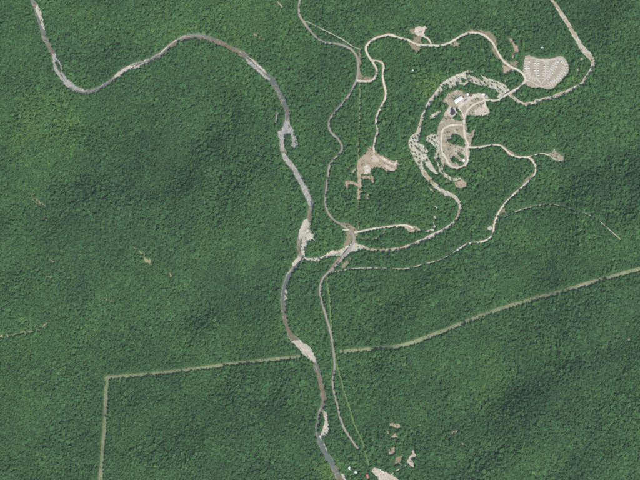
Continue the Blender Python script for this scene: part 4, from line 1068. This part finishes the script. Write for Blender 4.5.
lone([(412, 146.6), (416, 146.6), (418, 149), (420, 150.5), (413, 152), (415.5, 152.6), (420, 154.2), (416, 138.3), (418.5, 142.5), (414, 141.5), (411.5, 143), (422.6, 142.6), (425.6, 147.6), (424.5, 144.3), (425.6, 149.2), (420.2, 158.5), (427.2, 160), (419.5, 163), (424, 156.5), (417, 157.5), (425.5, 153), (413.5, 138.6), (418.3, 135.5), (422.5, 151.8)],
     'small lone tree on the wide pale gravel wash', 'lone trees on the wide gravel wash')
lone([(467.3, 76.6), (457.3, 82.8), (463.2, 85.6), (472.8, 81.6), (476.2, 82.0), (481.3, 83.4), (489, 86.2), (488, 78.4), (493, 82), (497.5, 83), (504.6, 87.5), (495.6, 91), (453.4, 86.6), (447, 84.2), (451, 82.3), (459.5, 79), (468.5, 80), (470.2, 79.6), (464, 79.2), (492.5, 85), (500.5, 90), (443.5, 88.5), (498, 87.5), (485.4, 83)],
     'small lone tree on the broad white wash above the bridge', 'lone trees on the upper gravel wash')
lone([(433, 137.2), (435.3, 138), (437.5, 143.5), (436, 152), (438.5, 156), (437, 161.5), (440, 166), (443, 172.5), (449, 178), (452.5, 179.6), (438, 135.8), (432, 140), (429.5, 138.5), (434.6, 142)],
     'small bush-like tree on the ragged strip left of the oval loop', 'small trees on the ragged gravel strip')
lone([(448, 132.2), (459.8, 154.8), (456, 151.6), (449, 149.5)], 'small lone tree on the bare soil inside the oval loop', 'lone trees inside the oval loop', .5, .75)
lone([(477.4, 98.8), (476, 99.8), (478.6, 99.3)], 'small tree on the verge between the two camp roads', 'trees between the two camp roads', .5, .7)
def near(poly, d, lab, grp, limit=60):
    P = poly_w(poly, 0, 1, 3.0)
    ok = np.zeros(nT, bool)
    x0, y0 = P.min(0) - d; x1, y1 = P.max(0) + d
    c = np.nonzero((tx > x0) & (tx < x1) & (ty > y0) & (ty < y1) & ~taken)[0]
    dd = np.sqrt(((tx[c][:, None] - P[:, 0]) ** 2 + (ty[c][:, None] - P[:, 1]) ** 2).min(1))
    ok[c[dd < d]] = True
    take(ok, lab, grp, limit)
near(RVPARK, 7.5, 'leafy tree in the front row ringing the fan shaped campground lot', 'front row trees around the campground lot', 90)
near(SOIL['sandy turnaround at the end of the eastern spur'][0], 7.0, 'leafy tree in the front row around the sandy eastern turnaround', 'front row trees around the eastern turnaround', 40)
near(SOIL['tan roundish pad southwest of the loop road'][0], 7.0, 'leafy tree in the front row around the roundish tan pad', 'front row trees around the roundish pad', 30)
IND = IND[:300]
left = ~taken
print('trees', nT, 'individual', len(IND))

used_kinds = {}
def plant(x, y, z, k, s, r, tn, label, group):
    o = bpy.data.objects.new('tree', None)
    o.empty_display_size = 3
    o.location = (x, y, z); o.rotation_euler = (0, 0, r); o.scale = (s, s, s)
    tag(o, label, 'tree', group)
    COL.objects.link(o)
    a = bpy.data.objects.new('trunk', KINDS[k][1]); b = bpy.data.objects.new('crown', KINDS[k][0])
    for c in (a, b):
        COL.objects.link(c); c.parent = o
    b['tint'] = tn
    used_kinds.setdefault(k, (a, b))
have = {q[3] for q in IND}
miss = [k for k in range(8) if k not in have]
for n_, k in enumerate(miss):                      # every kind of tree of the wood stands once by itself
    q = list(IND[-1 - n_]); q[3] = k; IND[-1 - n_] = tuple(q)
for q in IND: plant(*q)

# ---- the wood and the scrub: masses, each point of them carrying a tree or bush
def woods(name, label, cat, x, y, z, kd_, tn_, rt_, sc_v):
    fm = bpy.data.meshes.new(name)
    fm.vertices.add(len(x))
    fm.vertices.foreach_set('co', np.column_stack([x, y, z]).astype(np.float32).ravel())
    for nm, arr, tp in (('kind', kd_.astype(np.int32), 'INT'), ('tint', tn_.astype(np.float32), 'FLOAT'), ('rot', rt_.astype(np.float32), 'FLOAT')):
        at_ = fm.attributes.new(nm, tp, 'POINT'); at_.data.foreach_set('value', np.ascontiguousarray(arr))
    st = rng.uniform(.80, 1.22, len(x))
    at_ = fm.attributes.new('scl', 'FLOAT_VECTOR', 'POINT')
    at_.data.foreach_set('vector', np.column_stack([sc_v * st, sc_v / st, sc_v ** .6 * rng.uniform(.86, 1.1, len(x))] if name == 'forest' else [sc_v * st, sc_v / st, sc_v]).astype(np.float32).ravel())
    fm.update()
    o = bpy.data.objects.new(name, fm); COL.objects.link(o)
    tag(o, label, cat, kind='stuff')
    md = o.modifiers.new('trees', 'NODES'); md.node_group = ng
    return o
ng = bpy.data.node_groups.new('forest_nodes', 'GeometryNodeTree')
ng.interface.new_socket('Geometry', in_out='INPUT', socket_type='NodeSocketGeometry')
ng.interface.new_socket('Geometry', in_out='OUTPUT', socket_type='NodeSocketGeometry')
N = ng.nodes.new; Lk = ng.links.new
gi, go = N('NodeGroupInput'), N('NodeGroupOutput')
def named(nm, tp):
    a = N('GeometryNodeInputNamedAttribute'); a.data_type = tp; a.inputs[0].default_value = nm
    return [s for s in a.outputs if s.enabled and s.name == 'Attribute'][0]
kd, rt, sc_ = named('kind', 'INT'), named('rot', 'FLOAT'), named('scl', 'FLOAT_VECTOR')
cx = N('ShaderNodeCombineXYZ'); Lk(rt, cx.inputs['Z'])
jn = N('GeometryNodeJoinGeometry')
for k in range(8):
    tr_o, cr_o = used_kinds[k]
    cmp_ = N('FunctionNodeCompare'); cmp_.data_type = 'INT'; cmp_.operation = 'EQUAL'
    ins = [s for s in cmp_.inputs if s.enabled]
    Lk(kd, ins[0]); ins[1].default_value = k
    j2 = N('GeometryNodeJoinGeometry')
    for ob in (tr_o, cr_o):
        oi = N('GeometryNodeObjectInfo'); oi.transform_space = 'ORIGINAL'; oi.inputs['Object'].default_value = ob
        Lk(oi.outputs['Geometry'], j2.inputs[0])
    ip = N('GeometryNodeInstanceOnPoints')
    Lk(gi.outputs[0], ip.inputs['Points']); Lk(cmp_.outputs[0], ip.inputs['Selection'])
    Lk(j2.outputs[0], ip.inputs['Instance'])
    Lk(cx.outputs[0], ip.inputs['Rotation']); Lk(sc_, ip.inputs['Scale'])
    Lk(ip.outputs[0], jn.inputs[0])
Lk(jn.outputs[0], go.inputs[0])
woods('forest', 'closed green broadleaf forest covering the valley and the slopes', 'forest', tx[left], ty[left], tz[left], kind[left], tint[left], rot[left], scl[left])
woods('scrub', 'low green scrub scattered along forest edges, gravel washes and cleared strips', 'scrub', sx, sy, sample(TC, sx, sy) - .6, s_kind, s_tint, s_rot, s_scl)

# ------------------------------------------------------------------ the air between the ground and the camera
bm = bmesh.new(); box(bm, (0, 0, (CAM_H + 60 - 120) / 2), (10400, 8400, CAM_H + 60 + 120))
hm = bpy.data.meshes.new('haze'); bm.to_mesh(hm); bm.free()
hz = bpy.data.materials.new('haze'); hz.use_nodes = True
hz.node_tree.nodes.clear()
ho = hz.node_tree.nodes.new('ShaderNodeOutputMaterial'); hv = hz.node_tree.nodes.new('ShaderNodeVolumePrincipled')
hv.inputs['Color'].default_value = (.82, .92, .98, 1)
hv.inputs['Density'].default_value = 3.1e-6
hz.node_tree.links.new(hv.outputs[0], ho.inputs['Volume'])
hm.materials.append(hz)
haze = bpy.data.objects.new('haze', hm); COL.objects.link(haze)
tag(haze, 'thin pale summer haze hanging over the whole valley', 'haze', kind='stuff')
print('lowest ground', TC.min(), 'highest', TC.max())
